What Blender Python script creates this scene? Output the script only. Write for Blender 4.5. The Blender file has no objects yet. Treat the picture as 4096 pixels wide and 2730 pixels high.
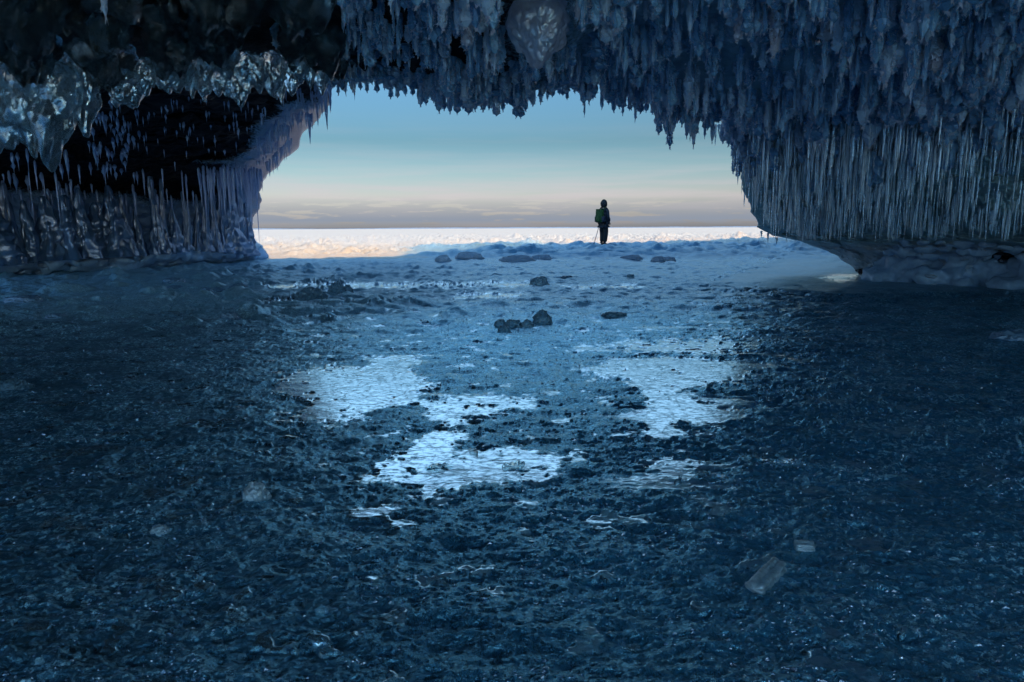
import bpy, bmesh, math, random
import numpy as np
from mathutils import Vector, Matrix, kdtree
random.seed(7); rng = np.random.default_rng(7)
scene = bpy.context.scene
COL = scene.collection
# ------------------------------------------------------------------ camera
CAMZ = 0.95; F = 683.0; S = 2.29785
PITCH = math.atan((341 - 228.3) / F); ROLL = math.atan(5 / 1120.0)
CP, SP = math.cos(PITCH), math.sin(PITCH); CR, SR = math.cos(ROLL), math.sin(ROLL)
def ray(vx, vy):
    u = (np.asarray(vx, float) / S - 512) / F; v = (341 - np.asarray(vy, float) / S) / F
    u2 = u * CR + v * SR; v2 = v * CR - u * SR
    return u2, CP + v2 * SP, -SP + v2 * CP
def at(vx, vy, Y):
    x, y, z = ray(vx, vy); t = Y / y
    return np.stack([x * t, y * t + 0 * x, CAMZ + z * t], -1)
def on_floor(vx, vy, z=0.0):
    x, y, zz = ray(vx, vy); t = (z - CAMZ) / zz
    return float(x * t), float(y * t)
def to_view(x, y, z):
    z = z - CAMZ
    f = y * CP - z * SP; up = y * SP + z * CP
    f = np.maximum(f, 1e-3)
    u2 = x / f; v2 = up / f
    u = u2 * CR - v2 * SR; v = u2 * SR + v2 * CR
    return (u * F + 512) * S, (341 - v * F) * S
cam_d = bpy.data.cameras.new('camera'); cam = bpy.data.objects.new('camera', cam_d); COL.objects.link(cam)
R0 = Vector((1, 0, 0)); U0 = Vector((0, SP, CP)); Fw = Vector((0, CP, -SP))
right = R0 * CR - U0 * SR; up = R0 * SR + U0 * CR
m = Matrix.Identity(4)
for i in range(3):
    m[i][0] = right[i]; m[i][1] = up[i]; m[i][2] = -Fw[i]
m[2][3] = CAMZ
cam.matrix_world = m
cam_d.sensor_width = 36; cam_d.lens = F / 1024 * 36; cam_d.clip_start = 0.05; cam_d.clip_end = 20000
scene.camera = cam
# ------------------------------------------------------------------ noise
_P = rng.permutation(256).astype(np.int64); _P = np.concatenate([_P, _P, _P])
_G = rng.normal(size=(256, 3)); _G /= np.linalg.norm(_G, axis=1)[:, None]
def pn(x, y, z=0.0):
    x, y, z = np.broadcast_arrays(np.asarray(x, float), np.asarray(y, float), np.asarray(z, float))
    xi, yi, zi = np.floor(x), np.floor(y), np.floor(z)
    xf, yf, zf = x - xi, y - yi, z - zi
    xi = xi.astype(np.int64) & 255; yi = yi.astype(np.int64) & 255; zi = zi.astype(np.int64) & 255
    w = lambda t: t * t * t * (t * (t * 6 - 15) + 10)
    wx, wy, wz = w(xf), w(yf), w(zf); out = 0
    for a in (0, 1):
        fx = wx if a else 1 - wx
        for b in (0, 1):
            fy = wy if b else 1 - wy
            h = _P[_P[(xi + a) & 255] + ((yi + b) & 255)]
            for c in (0, 1):
                fz = wz if c else 1 - wz
                g = _G[_P[h + ((zi + c) & 255)] & 255]
                out = out + fx * fy * fz * (g[..., 0] * (xf - a) + g[..., 1] * (yf - b) + g[..., 2] * (zf - c))
    return out * 1.5
def pn2(x, y, s=0):
    x, y = np.broadcast_arrays(np.asarray(x, float), np.asarray(y, float))
    xi, yi = np.floor(x), np.floor(y); xf, yf = x - xi, y - yi
    xi = (xi.astype(np.int64) + s * 17) & 255; yi = (yi.astype(np.int64) + s * 31) & 255
    w = lambda t: t * t * t * (t * (t * 6 - 15) + 10)
    wx, wy = w(xf), w(yf)
    def g(a, b):
        h = _P[_P[(xi + a) & 255] + ((yi + b) & 255)]
        an = h * (2 * math.pi / 256)
        return np.cos(an) * (xf - a) + np.sin(an) * (yf - b)
    return ((g(0, 0) * (1 - wx) + g(1, 0) * wx) * (1 - wy) + (g(0, 1) * (1 - wx) + g(1, 1) * wx) * wy) * 1.5
def fbm(x, y, z=0., o=4):
    r = 0; a = 1
    for i in range(o):
        r = r + a * pn(x * 2 ** i + i * 7.3, y * 2 ** i + i * 3.1, z * 2 ** i + i * 5.7); a *= .5
    return r
def fbm2(x, y, s=0, o=4, g=.5):
    r = 0; a = 1
    for i in range(o):
        r = r + a * pn2(x * 2 ** i, y * 2 ** i, s + i); a *= g
    return r
def ss(e0, e1, x):
    t = np.clip((x - e0) / (e1 - e0), 0, 1); return t * t * (3 - 2 * t)
# ------------------------------------------------------------------ object helpers
def link(name, me, mat=None, parent=None):
    o = bpy.data.objects.new(name, me); COL.objects.link(o)
    if mat is not None and me is not None and len(me.materials) == 0: me.materials.append(mat)
    if parent is not None: o.parent = parent
    return o
def tag(o, label=None, cat=None, group=None, kind=None):
    if label: o['label'] = label
    if cat: o['category'] = cat
    if group: o['group'] = group
    if kind: o['kind'] = kind
    return o
def empty(name, loc):
    o = bpy.data.objects.new(name, None); o.empty_display_size = .05; COL.objects.link(o); o.location = loc; return o
def mesh_np(name, V, Fc, smooth=True, attrs=None):
    V = np.asarray(V, np.float32).reshape(-1, 3); Fc = np.asarray(Fc, np.int32); k = Fc.shape[1]
    me = bpy.data.meshes.new(name)
    me.vertices.add(len(V)); me.vertices.foreach_set('co', V.ravel())
    me.loops.add(Fc.size); me.loops.foreach_set('vertex_index', Fc.ravel())
    me.polygons.add(len(Fc)); me.polygons.foreach_set('loop_start', np.arange(0, Fc.size, k, dtype=np.int32))
    me.polygons.foreach_set('use_smooth', np.full(len(Fc), smooth))
    for n, a in (attrs or {}).items():
        at_ = me.attributes.new(n, 'FLOAT', 'POINT'); at_.data.foreach_set('value', np.asarray(a, np.float32).ravel())
    me.update(calc_edges=True); me.validate()
    return me
def grid_faces(nr, nc, wrap=False):
    i = np.arange(nr - 1)[:, None]; j = np.arange(nc if wrap else nc - 1)[None, :]
    j2 = (j + 1) % nc
    return np.stack([i * nc + j, i * nc + j2, (i + 1) * nc + j2, (i + 1) * nc + j], -1).reshape(-1, 4)
# ------------------------------------------------------------------ materials
def mat_new(name):
    mt = bpy.data.materials.new(name); mt.use_nodes = True; nt = mt.node_tree; nt.nodes.clear()
    out = nt.nodes.new('ShaderNodeOutputMaterial'); return mt, nt, out
def N(nt, t, **kw):
    n = nt.nodes.new(t)
    for k, v in kw.items():
        if k.startswith('_'): setattr(n, k[1:], v)
        else: n.inputs[k.replace('__', ' ')].default_value = v
    return n
def L(nt, a, b): nt.links.new(a, b)
def coords(nt, scale=(1, 1, 1), obj=False):
    if obj:
        tc = nt.nodes.new('ShaderNodeTexCoord'); src = tc.outputs['Object']
    else:
        tc = nt.nodes.new('ShaderNodeNewGeometry'); src = tc.outputs['Position']
    mp = nt.nodes.new('ShaderNodeMapping'); mp.inputs['Scale'].default_value = scale
    L(nt, src, mp.inputs['Vector']); return mp.outputs['Vector']
def noise(nt, vec, scale, detail=4, rough=.55, **kw):
    n = N(nt, 'ShaderNodeTexNoise', Scale=scale, Detail=detail, Roughness=rough); L(nt, vec, n.inputs['Vector']); return n.outputs['Fac']
def ramp(nt, fac, stops):
    r = nt.nodes.new('ShaderNodeValToRGB'); el = r.color_ramp.elements
    while len(el) < len(stops): el.new(.5)
    for e, (p, c) in zip(el, stops):
        e.position = p; e.color = (*c, 1) if isinstance(c, tuple) else (c, c, c, 1)
    L(nt, fac, r.inputs['Fac']); return r.outputs['Color']
def math_n(nt, op, a, b=None, clamp=False):
    n = nt.nodes.new('ShaderNodeMath'); n.operation = op; n.use_clamp = clamp
    for k, v in ((0, a), (1, b)):
        if v is None: continue
        if isinstance(v, (int, float)): n.inputs[k].default_value = v
        else: L(nt, v, n.inputs[k])
    return n.outputs[0]
def bump(nt, h, strength=.5, dist=.01, prev=None):
    b = N(nt, 'ShaderNodeBump', Strength=strength, Distance=dist); L(nt, h, b.inputs['Height'])
    if prev is not None: L(nt, prev, b.inputs['Normal'])
    return b.outputs['Normal']
def mixc(nt, fac, a, b):
    n = nt.nodes.new('ShaderNodeMix'); n.data_type = 'RGBA'
    if isinstance(fac, (int, float)): n.inputs[0].default_value = fac
    else: L(nt, fac, n.inputs[0])
    for k, v in ((6, a), (7, b)):
        if isinstance(v, tuple): n.inputs[k].default_value = (*v, 1)
        else: L(nt, v, n.inputs[k])
    return n.outputs[2]
def mixs(nt, fac, a, b):
    n = nt.nodes.new('ShaderNodeMixShader')
    if isinstance(fac, (int, float)): n.inputs[0].default_value = fac
    else: L(nt, fac, n.inputs[0])
    L(nt, a, n.inputs[1]); L(nt, b, n.inputs[2]); return n.outputs[0]
def attr(nt, name):
    n = nt.nodes.new('ShaderNodeAttribute'); n.attribute_name = name; return n.outputs['Fac']
def ground_mat():
    mt, nt, out = mat_new('lake_ice')
    P = coords(nt)
    n1 = noise(nt, P, 14, 6, .65); n2 = noise(nt, P, 70, 4, .7); n3 = noise(nt, P, 3, 4, .6)
    sn = attr(nt, 'snow'); sm = attr(nt, 'glaze')
    b = bump(nt, n1, .55, .03); b = bump(nt, n2, .7, .008, b)
    fac = math_n(nt, 'ADD', sn, math_n(nt, 'MULTIPLY', math_n(nt, 'SUBTRACT', n1, .5), .9), True)
    fac = math_n(nt, 'MULTIPLY', fac, math_n(nt, 'ADD', sn, .15, True), True)
    n5 = noise(nt, P, 42, 3, .75)
    n6 = noise(nt, coords(nt, (1, 1.5, 1)), 17, 5, .8)
    fk = math_n(nt, 'MAXIMUM', ramp(nt, n5, [(.55, 0.), (.60, 1.)]), ramp(nt, n6, [(.56, 0.), (.61, .9)]))
    fac = math_n(nt, 'ADD', math_n(nt, 'MULTIPLY', fac, .8), math_n(nt, 'MULTIPLY', fk, math_n(nt, 'MULTIPLY', ramp(nt, n3, [(.38, .12), (.58, 1.)]), attr(nt, 'fleck'))), True)
    icec = ramp(nt, n3, [(.3, (.003, .065, .14)), (.7, (.014, .18, .32))])
    colr = mixc(nt, fac, icec, mixc(nt, ramp(nt, sn, [(.8, 0.), (1., 1.)]), (.50, .76, .88), (.88, .76, .60)))  # warm sunlight painted into the far snow as cream; shaded snow stays blue
    pr = N(nt, 'ShaderNodeBsdfPrincipled', IOR=1.45)
    L(nt, math_n(nt, 'MULTIPLY', math_n(nt, 'SUBTRACT', 1.0, fac), .10, True), pr.inputs['Metallic'])
    L(nt, colr, pr.inputs['Base Color']); L(nt, b, pr.inputs['Normal'])
    L(nt, math_n(nt, 'ADD', math_n(nt, 'MULTIPLY', fac, .38), .24), pr.inputs['Roughness'])
    L(nt, mixc(nt, fac, (.75, .9, 1.0), (.3, .3, .3)), pr.inputs['Specular Tint'])
    gz = N(nt, 'ShaderNodeBsdfPrincipled', Metallic=.93, Roughness=.10)
    gz.inputs['Base Color'].default_value = (.70, .83, .88, 1)
    pm = coords(nt, (1, 2.2, 1)); n4 = noise(nt, pm, 9, 5, .6)
    L(nt, bump(nt, n2, .15, .003, bump(nt, n4, .2, .006)), gz.inputs['Normal'])
    vo = nt.nodes.new('ShaderNodeTexVoronoi'); vo.feature = 'DISTANCE_TO_EDGE'; vo.inputs['Scale'].default_value = 3.2
    wv = nt.nodes.new('ShaderNodeVectorMath'); wv.operation = 'MULTIPLY_ADD'; nn = N(nt, 'ShaderNodeTexNoise', Scale=4.0, Detail=4); L(nt, coords(nt), nn.inputs['Vector'])
    L(nt, nn.outputs['Color'], wv.inputs[0]); wv.inputs[1].default_value = (.5, .5, .5); L(nt, coords(nt), wv.inputs[2]); L(nt, wv.outputs[0], vo.inputs['Vector'])
    crack = ramp(nt, vo.outputs['Distance'], [(0.0, .75), (.035, 0.)])
    fl = ramp(nt, noise(nt, coords(nt, (1, 1.6, 1)), 26, 5, .7), [(.47, 1.), (.60, .12)])
    sm = math_n(nt, 'MULTIPLY', sm, math_n(nt, 'MULTIPLY', math_n(nt, 'SUBTRACT', 1.0, crack), fl), True)
    gl = N(nt, 'ShaderNodeBsdfGlossy', Roughness=.09); gl.inputs['Color'].default_value = (.36, .80, .98, 1); L(nt, b, gl.inputs['Normal'])
    wet = math_n(nt, 'MULTIPLY', math_n(nt, 'SUBTRACT', 1.0, fac, True), math_n(nt, 'MULTIPLY', attr(nt, 'wet'), .46))
    L(nt, mixs(nt, sm, mixs(nt, wet, pr.outputs[0], gl.outputs[0]), gz.outputs[0]), out.inputs[0]); return mt
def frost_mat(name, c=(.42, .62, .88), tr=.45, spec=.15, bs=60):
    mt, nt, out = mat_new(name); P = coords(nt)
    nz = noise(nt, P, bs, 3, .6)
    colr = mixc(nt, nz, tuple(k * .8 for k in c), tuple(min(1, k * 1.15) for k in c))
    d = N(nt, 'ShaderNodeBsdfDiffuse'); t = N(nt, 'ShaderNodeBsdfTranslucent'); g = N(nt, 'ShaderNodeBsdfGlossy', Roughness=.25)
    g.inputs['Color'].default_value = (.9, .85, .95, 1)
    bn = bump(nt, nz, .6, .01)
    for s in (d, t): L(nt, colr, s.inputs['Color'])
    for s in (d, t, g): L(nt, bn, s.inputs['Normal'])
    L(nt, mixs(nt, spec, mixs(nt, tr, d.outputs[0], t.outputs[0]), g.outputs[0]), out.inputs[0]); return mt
def hoar_mat(c0=(.22, .48, .72), c1=(.38, .68, .90)):
    mt, nt, out = mat_new('hoar_frost'); P = coords(nt); nz = noise(nt, P, 55, 3, .6); tp_ = attr(nt, 'crystal')
    a = mixc(nt, nz, c0, c1); colr = mixc(nt, tp_, a, (.88, .88, .97))
    d = N(nt, 'ShaderNodeBsdfDiffuse'); t = N(nt, 'ShaderNodeBsdfTranslucent'); g = N(nt, 'ShaderNodeBsdfGlossy', Roughness=.3)
    g.inputs['Color'].default_value = (.8, .8, 1, 1); bn = bump(nt, nz, .7, .012)
    for q in (d, t): L(nt, colr, q.inputs['Color'])
    for q in (d, t, g): L(nt, bn, q.inputs['Normal'])
    L(nt, mixs(nt, .10, mixs(nt, math_n(nt, 'ADD', math_n(nt, 'MULTIPLY', tp_, .4), .25), d.outputs[0], t.outputs[0]), g.outputs[0]), out.inputs[0]); return mt
def clear_mat(name, c=(.82, .93, .95), cloud=.2, rough=.06, cc=(.55, .68, .72), bs=14, bd=.03, b2=.4, gl=0., gr=.10):
    mt, nt, out = mat_new(name); P = coords(nt)
    n1 = noise(nt, P, bs, 4, .6); n2 = noise(nt, P, bs * 7, 2, .5)
    bn = bump(nt, n2, b2, .006, bump(nt, n1, .6, bd))
    g = N(nt, 'ShaderNodeBsdfPrincipled', Roughness=rough, IOR=1.31); g.inputs['Transmission Weight'].default_value = 1
    g.inputs['Base Color'].default_value = (*c, 1); L(nt, bn, g.inputs['Normal'])
    d = N(nt, 'ShaderNodeBsdfTranslucent'); d.inputs['Color'].default_value = (*cc, 1); L(nt, bn, d.inputs['Normal'])
    d2 = N(nt, 'ShaderNodeBsdfPrincipled', Roughness=.15, IOR=1.5); d2.inputs['Base Color'].default_value = (*cc, 1); L(nt, bn, d2.inputs['Normal'])
    cl = mixs(nt, .45, d.outputs[0], d2.outputs[0])
    fin = mixs(nt, ramp(nt, n1, [(.35, cloud * .5), (.7, min(1, cloud * 1.8))]), g.outputs[0], cl)
    if gl:
        gs = N(nt, 'ShaderNodeBsdfGlossy', Roughness=gr); gs.inputs['Color'].default_value = (.78, .9, 1, 1); L(nt, bn, gs.inputs['Normal']); fin = mixs(nt, gl, fin, gs.outputs[0])
    L(nt, fin, out.inputs[0]); return mt
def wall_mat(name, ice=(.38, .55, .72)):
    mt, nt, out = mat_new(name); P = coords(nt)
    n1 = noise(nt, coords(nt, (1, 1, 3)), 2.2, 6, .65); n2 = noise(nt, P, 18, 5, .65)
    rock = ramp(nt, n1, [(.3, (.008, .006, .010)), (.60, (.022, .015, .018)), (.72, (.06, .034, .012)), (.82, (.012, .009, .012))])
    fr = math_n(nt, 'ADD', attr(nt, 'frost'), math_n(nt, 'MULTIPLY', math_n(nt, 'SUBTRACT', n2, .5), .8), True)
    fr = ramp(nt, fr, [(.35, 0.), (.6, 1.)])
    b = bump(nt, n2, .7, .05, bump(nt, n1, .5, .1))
    r = N(nt, 'ShaderNodeBsdfPrincipled', Roughness=.6); r.inputs['Specular IOR Level'].default_value = .12; L(nt, rock, r.inputs['Base Color']); L(nt, b, r.inputs['Normal'])
    i = N(nt, 'ShaderNodeBsdfPrincipled', Roughness=.28, IOR=1.45)
    ic = mixc(nt, n2, tuple(k * .75 for k in ice), tuple(min(.9, k * 1.25) for k in ice))
    ic = mixc(nt, attr(nt, 'snowy'), ic, (.72, .82, .92)); L(nt, ic, i.inputs['Base Color']); L(nt, b, i.inputs['Normal'])
    t = N(nt, 'ShaderNodeBsdfTranslucent'); L(nt, ic, t.inputs['Color'])
    i2 = mixs(nt, .2, i.outputs[0], t.outputs[0])
    L(nt, mixs(nt, fr, r.outputs[0], i2), out.inputs[0]); return mt
def plain(name, c, rough=.7, bs=40, bd=.004, metal=0.):
    mt, nt, out = mat_new(name); P = coords(nt, obj=True); nz = noise(nt, P, bs, 3)
    p = N(nt, 'ShaderNodeBsdfPrincipled', Roughness=rough, Metallic=metal)
    L(nt, mixc(nt, nz, tuple(k * .75 for k in c), tuple(k * 1.2 for k in c)), p.inputs['Base Color'])
    L(nt, bump(nt, nz, .5, bd), p.inputs['Normal']); L(nt, p.outputs[0], out.inputs[0]); return mt
M_ground = ground_mat()
M_frost = hoar_mat()
M_frost_dark = frost_mat('frosted_ice', (.17, .30, .46), .4, .2, 30)
M_white = frost_mat('white_ice', (.50, .66, .92), .6, .2, 25)
M_clear = clear_mat('clear_ice', cloud=.16)
M_icicle = clear_mat('icicle_ice', gl=.42, cloud=.4, rough=.04, cc=(.66, .84, 1.0), bs=25, bd=.012)
M_lump = clear_mat('glassy_ice', gl=.18, cloud=.12, rough=.02, cc=(.50, .60, .66), bs=7, bd=.03, b2=.05)
M_lumpdark = clear_mat('dark_glassy_ice', c=(.6, .7, .75), cloud=.05, rough=.06, cc=(.3, .38, .45))
M_chunk = clear_mat('bubbly_ice', gl=.15, cloud=.7, rough=.05, cc=(.85, .93, .97), bs=30, bd=.006)
M_block = clear_mat('dirty_lake_ice', c=(.5, .68, .74), cloud=.6, rough=.08, cc=(.32, .48, .58), bs=20)
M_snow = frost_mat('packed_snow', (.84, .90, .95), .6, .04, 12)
M_crust = frost_mat('frosty_crust', (.24, .38, .52), .15, .15, 18)
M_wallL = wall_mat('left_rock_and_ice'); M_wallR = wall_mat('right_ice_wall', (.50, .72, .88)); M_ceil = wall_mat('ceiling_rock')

# ------------------------------------------------------------------ ground sheet
def polysd(px, py, poly):
    n = len(poly); d = np.full(px.shape, 1e9); ins = np.zeros(px.shape, bool)
    for i in range(n):
        x0, y0 = poly[i]; x1, y1 = poly[(i + 1) % n]
        ex, ey = x1 - x0, y1 - y0; t = np.clip(((px - x0) * ex + (py - y0) * ey) / (ex * ex + ey * ey + 1e-9), 0, 1)
        d = np.minimum(d, np.hypot(px - x0 - ex * t, (py - y0 - ey * t) * 2.0))
        c = ((y0 > py) != (y1 > py)) & (px < (x1 - x0) * (py - y0) / (y1 - y0 + 1e-12) + x0); ins ^= c
    return np.where(ins, d, -d)
PATCH = [
 [(640,880),(700,850),(760,842),(830,845),(860,820),(930,815),(965,832),(935,850),(990,880),(940,903),(1010,918),(1110,905),(1225,920),(1210,937),(1070,968),(1040,978),(975,962),(985,940),(900,930),(860,945),(760,972),(640,970),(700,940),(720,920),(640,905)],
 [(850,1072),(930,1040),(940,1010),(1010,980),(1090,1000),(1060,1030),(1170,1030),(1300,1050),(1290,1075),(1240,1105),(1110,1110),(1060,1140),(950,1145),(960,1115),(870,1105)],
 [(800,1165),(920,1158),(885,1185),(815,1195)],
 [(1330,850),(1400,835),(1480,825),(1600,820),(1745,845),(1705,870),(1640,880),(1560,905),(1700,945),(1640,975),(1540,968),(1580,1000),(1520,1018),(1480,998),(1500,930),(1440,875)],
 [(1340,800),(1450,785),(1550,790),(1640,775),(1765,780),(1740,800),(1600,815),(1440,805)],
 [(1480,1065),(1560,1055),(1625,1065),(1560,1095),(1500,1082)],
 [(600,655),(760,650),(900,652),(1240,648),(1250,656),(1000,664),(860,662),(620,664)],
 [(600,690),(690,684),(700,692),(610,696)], [(1040,680),(1120,672),(1210,676),(1150,686),(1050,688)],
 [(1290,658),(1460,655),(1480,662),(1300,665)],
 [(1880,646),(1930,634),(1966,636),(1966,648),(1925,654)],
 [(930,1305),(1010,1322),(1060,1293),(1095,1300),(1020,1328),(970,1352)]]
DRIFT = [(1600,668),(1660,640),(1750,606),(1840,575),(1960,560),(2100,560),(2500,600),(2500,690),(2150,688),(1900,684),(1760,676)]
py_ = np.concatenate([np.arange(229.05, 235, .2), np.arange(235, 300, .22), np.arange(300, 360, .4), np.arange(360, 720, .75)])
dep = np.array([at(1176, p * S, 1.0)[2] for p in py_]); Yr = CAMZ / (CAMZ - dep)
Yr = np.concatenate([[9000, 4000, 2000, 1200], Yr, np.linspace(Yr[-1] - .05, -1, 12), [-4, -9, -20]])
uc = np.concatenate([[-9, -5, -3, -2.2, -1.8], np.linspace(-1.5, -.86, 60), np.linspace(-.855, .855, 1300), np.linspace(.86, 1.5, 60), [1.8, 2.2, 3, 5, 9]])
YY = np.repeat(Yr[:, None], len(uc), 1); XX = uc[None, :] * (np.maximum(YY, 0) + .6 + 3 * ss(1.2, -1, YY) + 6 * ss(-1, -9, YY))
def ground_h(X, Y, full=False):
    vx, vy = to_view(X, np.maximum(Y, .3), 0.0)
    near = ss(13, 4, Y); mid = ss(3, 8, Y) * ss(24, 17, Y)
    wn = fbm2(X * 3.2, Y * 3.2, 3, 5, .6); wfine = fbm2(X * 14, Y * 14, 11, 3, .6)
    g = np.zeros(X.shape)
    sc = np.where(vy > 760, 26, 10)
    for p in PATCH:
        px = [q[0] for q in p]; pyy = [q[1] for q in p]
        sel = (vx > min(px) - 90) & (vx < max(px) + 90) & (vy > min(pyy) - 50) & (vy < max(pyy) + 50) & (Y > .5)
        if not sel.any(): continue
        sd = polysd(vx[sel], vy[sel], p) + sc[sel] * (wn[sel] * .9 + wfine[sel] * .75 + .12)
        g[sel] = np.maximum(g[sel], ss(-7, 9, sd))
    streak = ss(.42, .62, fbm2(X * .9 + Y * .2, Y * 2.6, 23, 4, .55)) * ss(1330, 1500, vx) * ss(2150, 1900, vx) * ss(730, 790, vy) * ss(1250, 1150, vy)
    holes = ss(.45, .65, wfine) * ss(0, .3, wn)
    g = np.clip(g - holes, 0, 1)
    g = np.maximum(g, streak * .9)
    stray = ss(.55, .7, fbm2(X * 5, Y * 5, 41, 4, .6)) * near * .8
    g = np.maximum(g, stray)
    drift = np.zeros(X.shape); sel = (vx > 1500) & (vx < 2600) & (vy > 540) & (vy < 720) & (Y > 1)
    if sel.any(): drift[sel] = ss(-14, 24, polysd(vx[sel], vy[sel], DRIFT) + 22 * wn[sel])
    rough = (1 - g) * (1 - .8 * drift)
    sp = np.maximum(.004, Y * Y / 650 * .3)
    h = np.zeros(X.shape)
    fade = lambda lam: ss(.5, 1.6, lam / np.maximum(sp, Y / 1000))
    left = ss(1250, 700, vx)
    for lam, amp in ((.5, .007), (.22, .006), (.10, .0046), (.05, .0030), (.025, .0019), (.013, .0010)):
        r = .5 - 2.2 * np.abs(pn2(X / lam * .7, Y / lam, int(lam * 1000) % 97))
        h += r * amp * fade(lam) * (ss(11, 5, Y) * 1.35 + .35 * ss(5, 11, Y))
    # mid-distance crust, longer swells
    for lam, amp in ((1.3, .016), (.6, .014), (.3, .012), (.15, .008)):
        r = np.abs(pn2(X / lam / 1.5, Y / lam, int(lam * 700) % 89 + 3)) * 2 - .4
        h += r * amp * ss(4.5, 9, Y) * ss(25, 18, Y) * (1.7 + .6 * left)
    lump = np.clip(fbm2(X * 1.1, Y * 1.0, 57, 4, .55) - .33, 0, 1)
    h += lump * .16 * ss(5, 8, Y) * ss(20, 16, Y) * (.35 + .65 * left)
    # ridged right area: tilted plates and cracks
    zr = ss(1300, 1500, vx) * ss(720, 800, vy) * ss(1.8, 3.0, Y)
    a = .10 + .16 * pn2(X * .6, Y * .6, 71); cx = X * np.cos(a) + Y * np.sin(a); cy = -X * np.sin(a) + Y * np.cos(a)
    q = np.abs(pn2(cx * 1.8, cy * 7, 73)); h += zr * .013 * np.exp(-(q / .04) ** 2)
    q = np.abs(pn2(cx * 3.5 + 9, cy * 13, 79)); h += zr * .005 * np.exp(-(q / .06) ** 2)
    h *= rough
    h += .0007 * g * fbm2(X * 6, Y * 9, 83, 3)
    # crystal feather ribs in the glaze
    q = np.abs(pn2(X * 5 + Y * 3, Y * 9 - X * 4, 91)); h += g * .0004 * np.exp(-(q / .045) ** 2) * near
    h += drift * (.05 * ss(0, 1, drift) + .03 * fbm2(X * .35, Y * .5, 93, 3))
    # mound of broken snow near the walker, field of sunlit rubble beyond
    pl = ss(18.5, 25, Y) * ss(37, 29.5, Y) * ss(880, 1120, vx + 40 * pn2(X, Y, 5))
    rub = np.abs(fbm2(X * .75, Y * .75, 61, 4, .45))
    h += pl * (.13 + .30 * rub)
    h += ss(14, 20, Y) * (1 - pl) * ss(30, 20, Y) * .05 * rub
    far = ss(22, 28, Y + 12 * ss(900, 1200, vx) * 0) * (1 - pl)
    r2 = np.abs(fbm2(X * .45, Y * .45, 67, 5, .62)); r3 = np.clip(fbm2(X * .22, Y * .16, 69, 3) + .1, 0, 1)
    h += far * (r2 * (.20 + .30 * r3)) * ss(160, 60, Y)
    h += ss(80, 140, Y) * .05 * fbm2(X * .04, Y * .1, 75, 4)
    if not full: return h
    side = np.clip(left + .6 * ss(1700, 2200, vx), 0, 1)
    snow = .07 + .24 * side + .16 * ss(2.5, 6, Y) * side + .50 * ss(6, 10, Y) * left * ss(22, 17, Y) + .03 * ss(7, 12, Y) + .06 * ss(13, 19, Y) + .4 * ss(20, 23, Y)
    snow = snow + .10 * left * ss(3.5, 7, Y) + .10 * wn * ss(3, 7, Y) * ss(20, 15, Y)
    snow = np.maximum(snow, drift * .5); snow = np.clip(np.where(Y > 20, np.maximum(snow, ss(19, 22, Y) * (1 - .60 * pl)), snow), 0, 1)  # mound takes less snow colour, painting in its shade; sunlit field keeps it all
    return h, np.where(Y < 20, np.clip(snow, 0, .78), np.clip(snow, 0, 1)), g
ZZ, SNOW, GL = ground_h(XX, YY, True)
_vx, _vy = to_view(XX, np.maximum(YY, .3), 0.0)
FLECK = np.clip(.30 + .7 * ss(900, 350, _vx) + .6 * ss(1650, 2050, _vx), 0, 1) * ss(16, 8, YY)
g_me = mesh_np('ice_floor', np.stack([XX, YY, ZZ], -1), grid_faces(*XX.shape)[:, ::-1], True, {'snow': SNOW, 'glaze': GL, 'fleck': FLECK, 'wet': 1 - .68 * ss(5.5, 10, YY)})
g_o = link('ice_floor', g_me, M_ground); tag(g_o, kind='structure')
def gz(x, y): return float(ground_h(np.array([[x]]), np.array([[y]]))[0, 0])

# far shore: a thin dark line on the horizon
xs = np.linspace(-7000, 7000, 400); zt = 9 + 7 * fbm(xs * .0009, 0, 0, 4); V = np.stack([np.stack([xs, 0 * xs + 6500, 0 * xs - 5], -1), np.stack([xs, 0 * xs + 6600, zt], -1), np.stack([xs, 0 * xs + 7600, zt * .5], -1), np.stack([xs, 0 * xs + 7700, 0 * xs - 5], -1)])
tag(link('far_shore_hills', mesh_np('far_shore_hills', V, grid_faces(4, 400)), frost_mat('far_woods', (.26, .34, .44), 0, 0, .01)), kind='structure')
# ------------------------------------------------------------------ cave ceiling (height field hanging over the camera)
lx = np.array([-1200, -400, 0, 400, 700, 800, 955, 1140, 1200, 1340, 1500, 1600, 1700, 2000, 2353, 2800, 3600], float)
ly = np.array([140, 140, 150, 130, 150, 160, 190, 215, 212, 185, 225, 250, 262, 220, 165, 120, 120], float)
lD = np.array([4.5, 5.6, 6.3, 7.0, 7.9, 8.2, 8.6, 8.8, 8.8, 9.0, 9.2, 9.2, 9.0, 8.0, 6.8, 5.8, 4.8])
vv = np.linspace(-1200, 3600, 500); Lp = at(vv, np.interp(vv, lx, ly), np.interp(vv, lx, lD))
LX, LY, LZ = Lp[:, 0], Lp[:, 1], Lp[:, 2]
def lipY(x): return np.interp(x, LX, LY)
def lipZ(x): return np.interp(x, LX, LZ)
def ceil_z(x, y):
    d = lipY(x) - y
    return lipZ(x) + .045 * d + .9 * ss(3.2, 9, d) + (.13 * fbm(x * .9, y * .9, 3.3, 4)) * ss(0, 1.2, d) + .02 * fbm(x * 4, y * 4, 1, 3)
cx_ = np.linspace(-11, 11, 420); tt = np.concatenate([np.linspace(0, .5, 190), np.linspace(.51, 1, 30)])
CX = np.repeat(cx_[None, :], len(tt), 0); CY = lipY(CX) + (-7.5 - lipY(CX)) * tt[:, None]
CX = CX + .05 * fbm(CX * 2, CY * 2, 9., 2); CZ = ceil_z(CX, CY)
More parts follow.
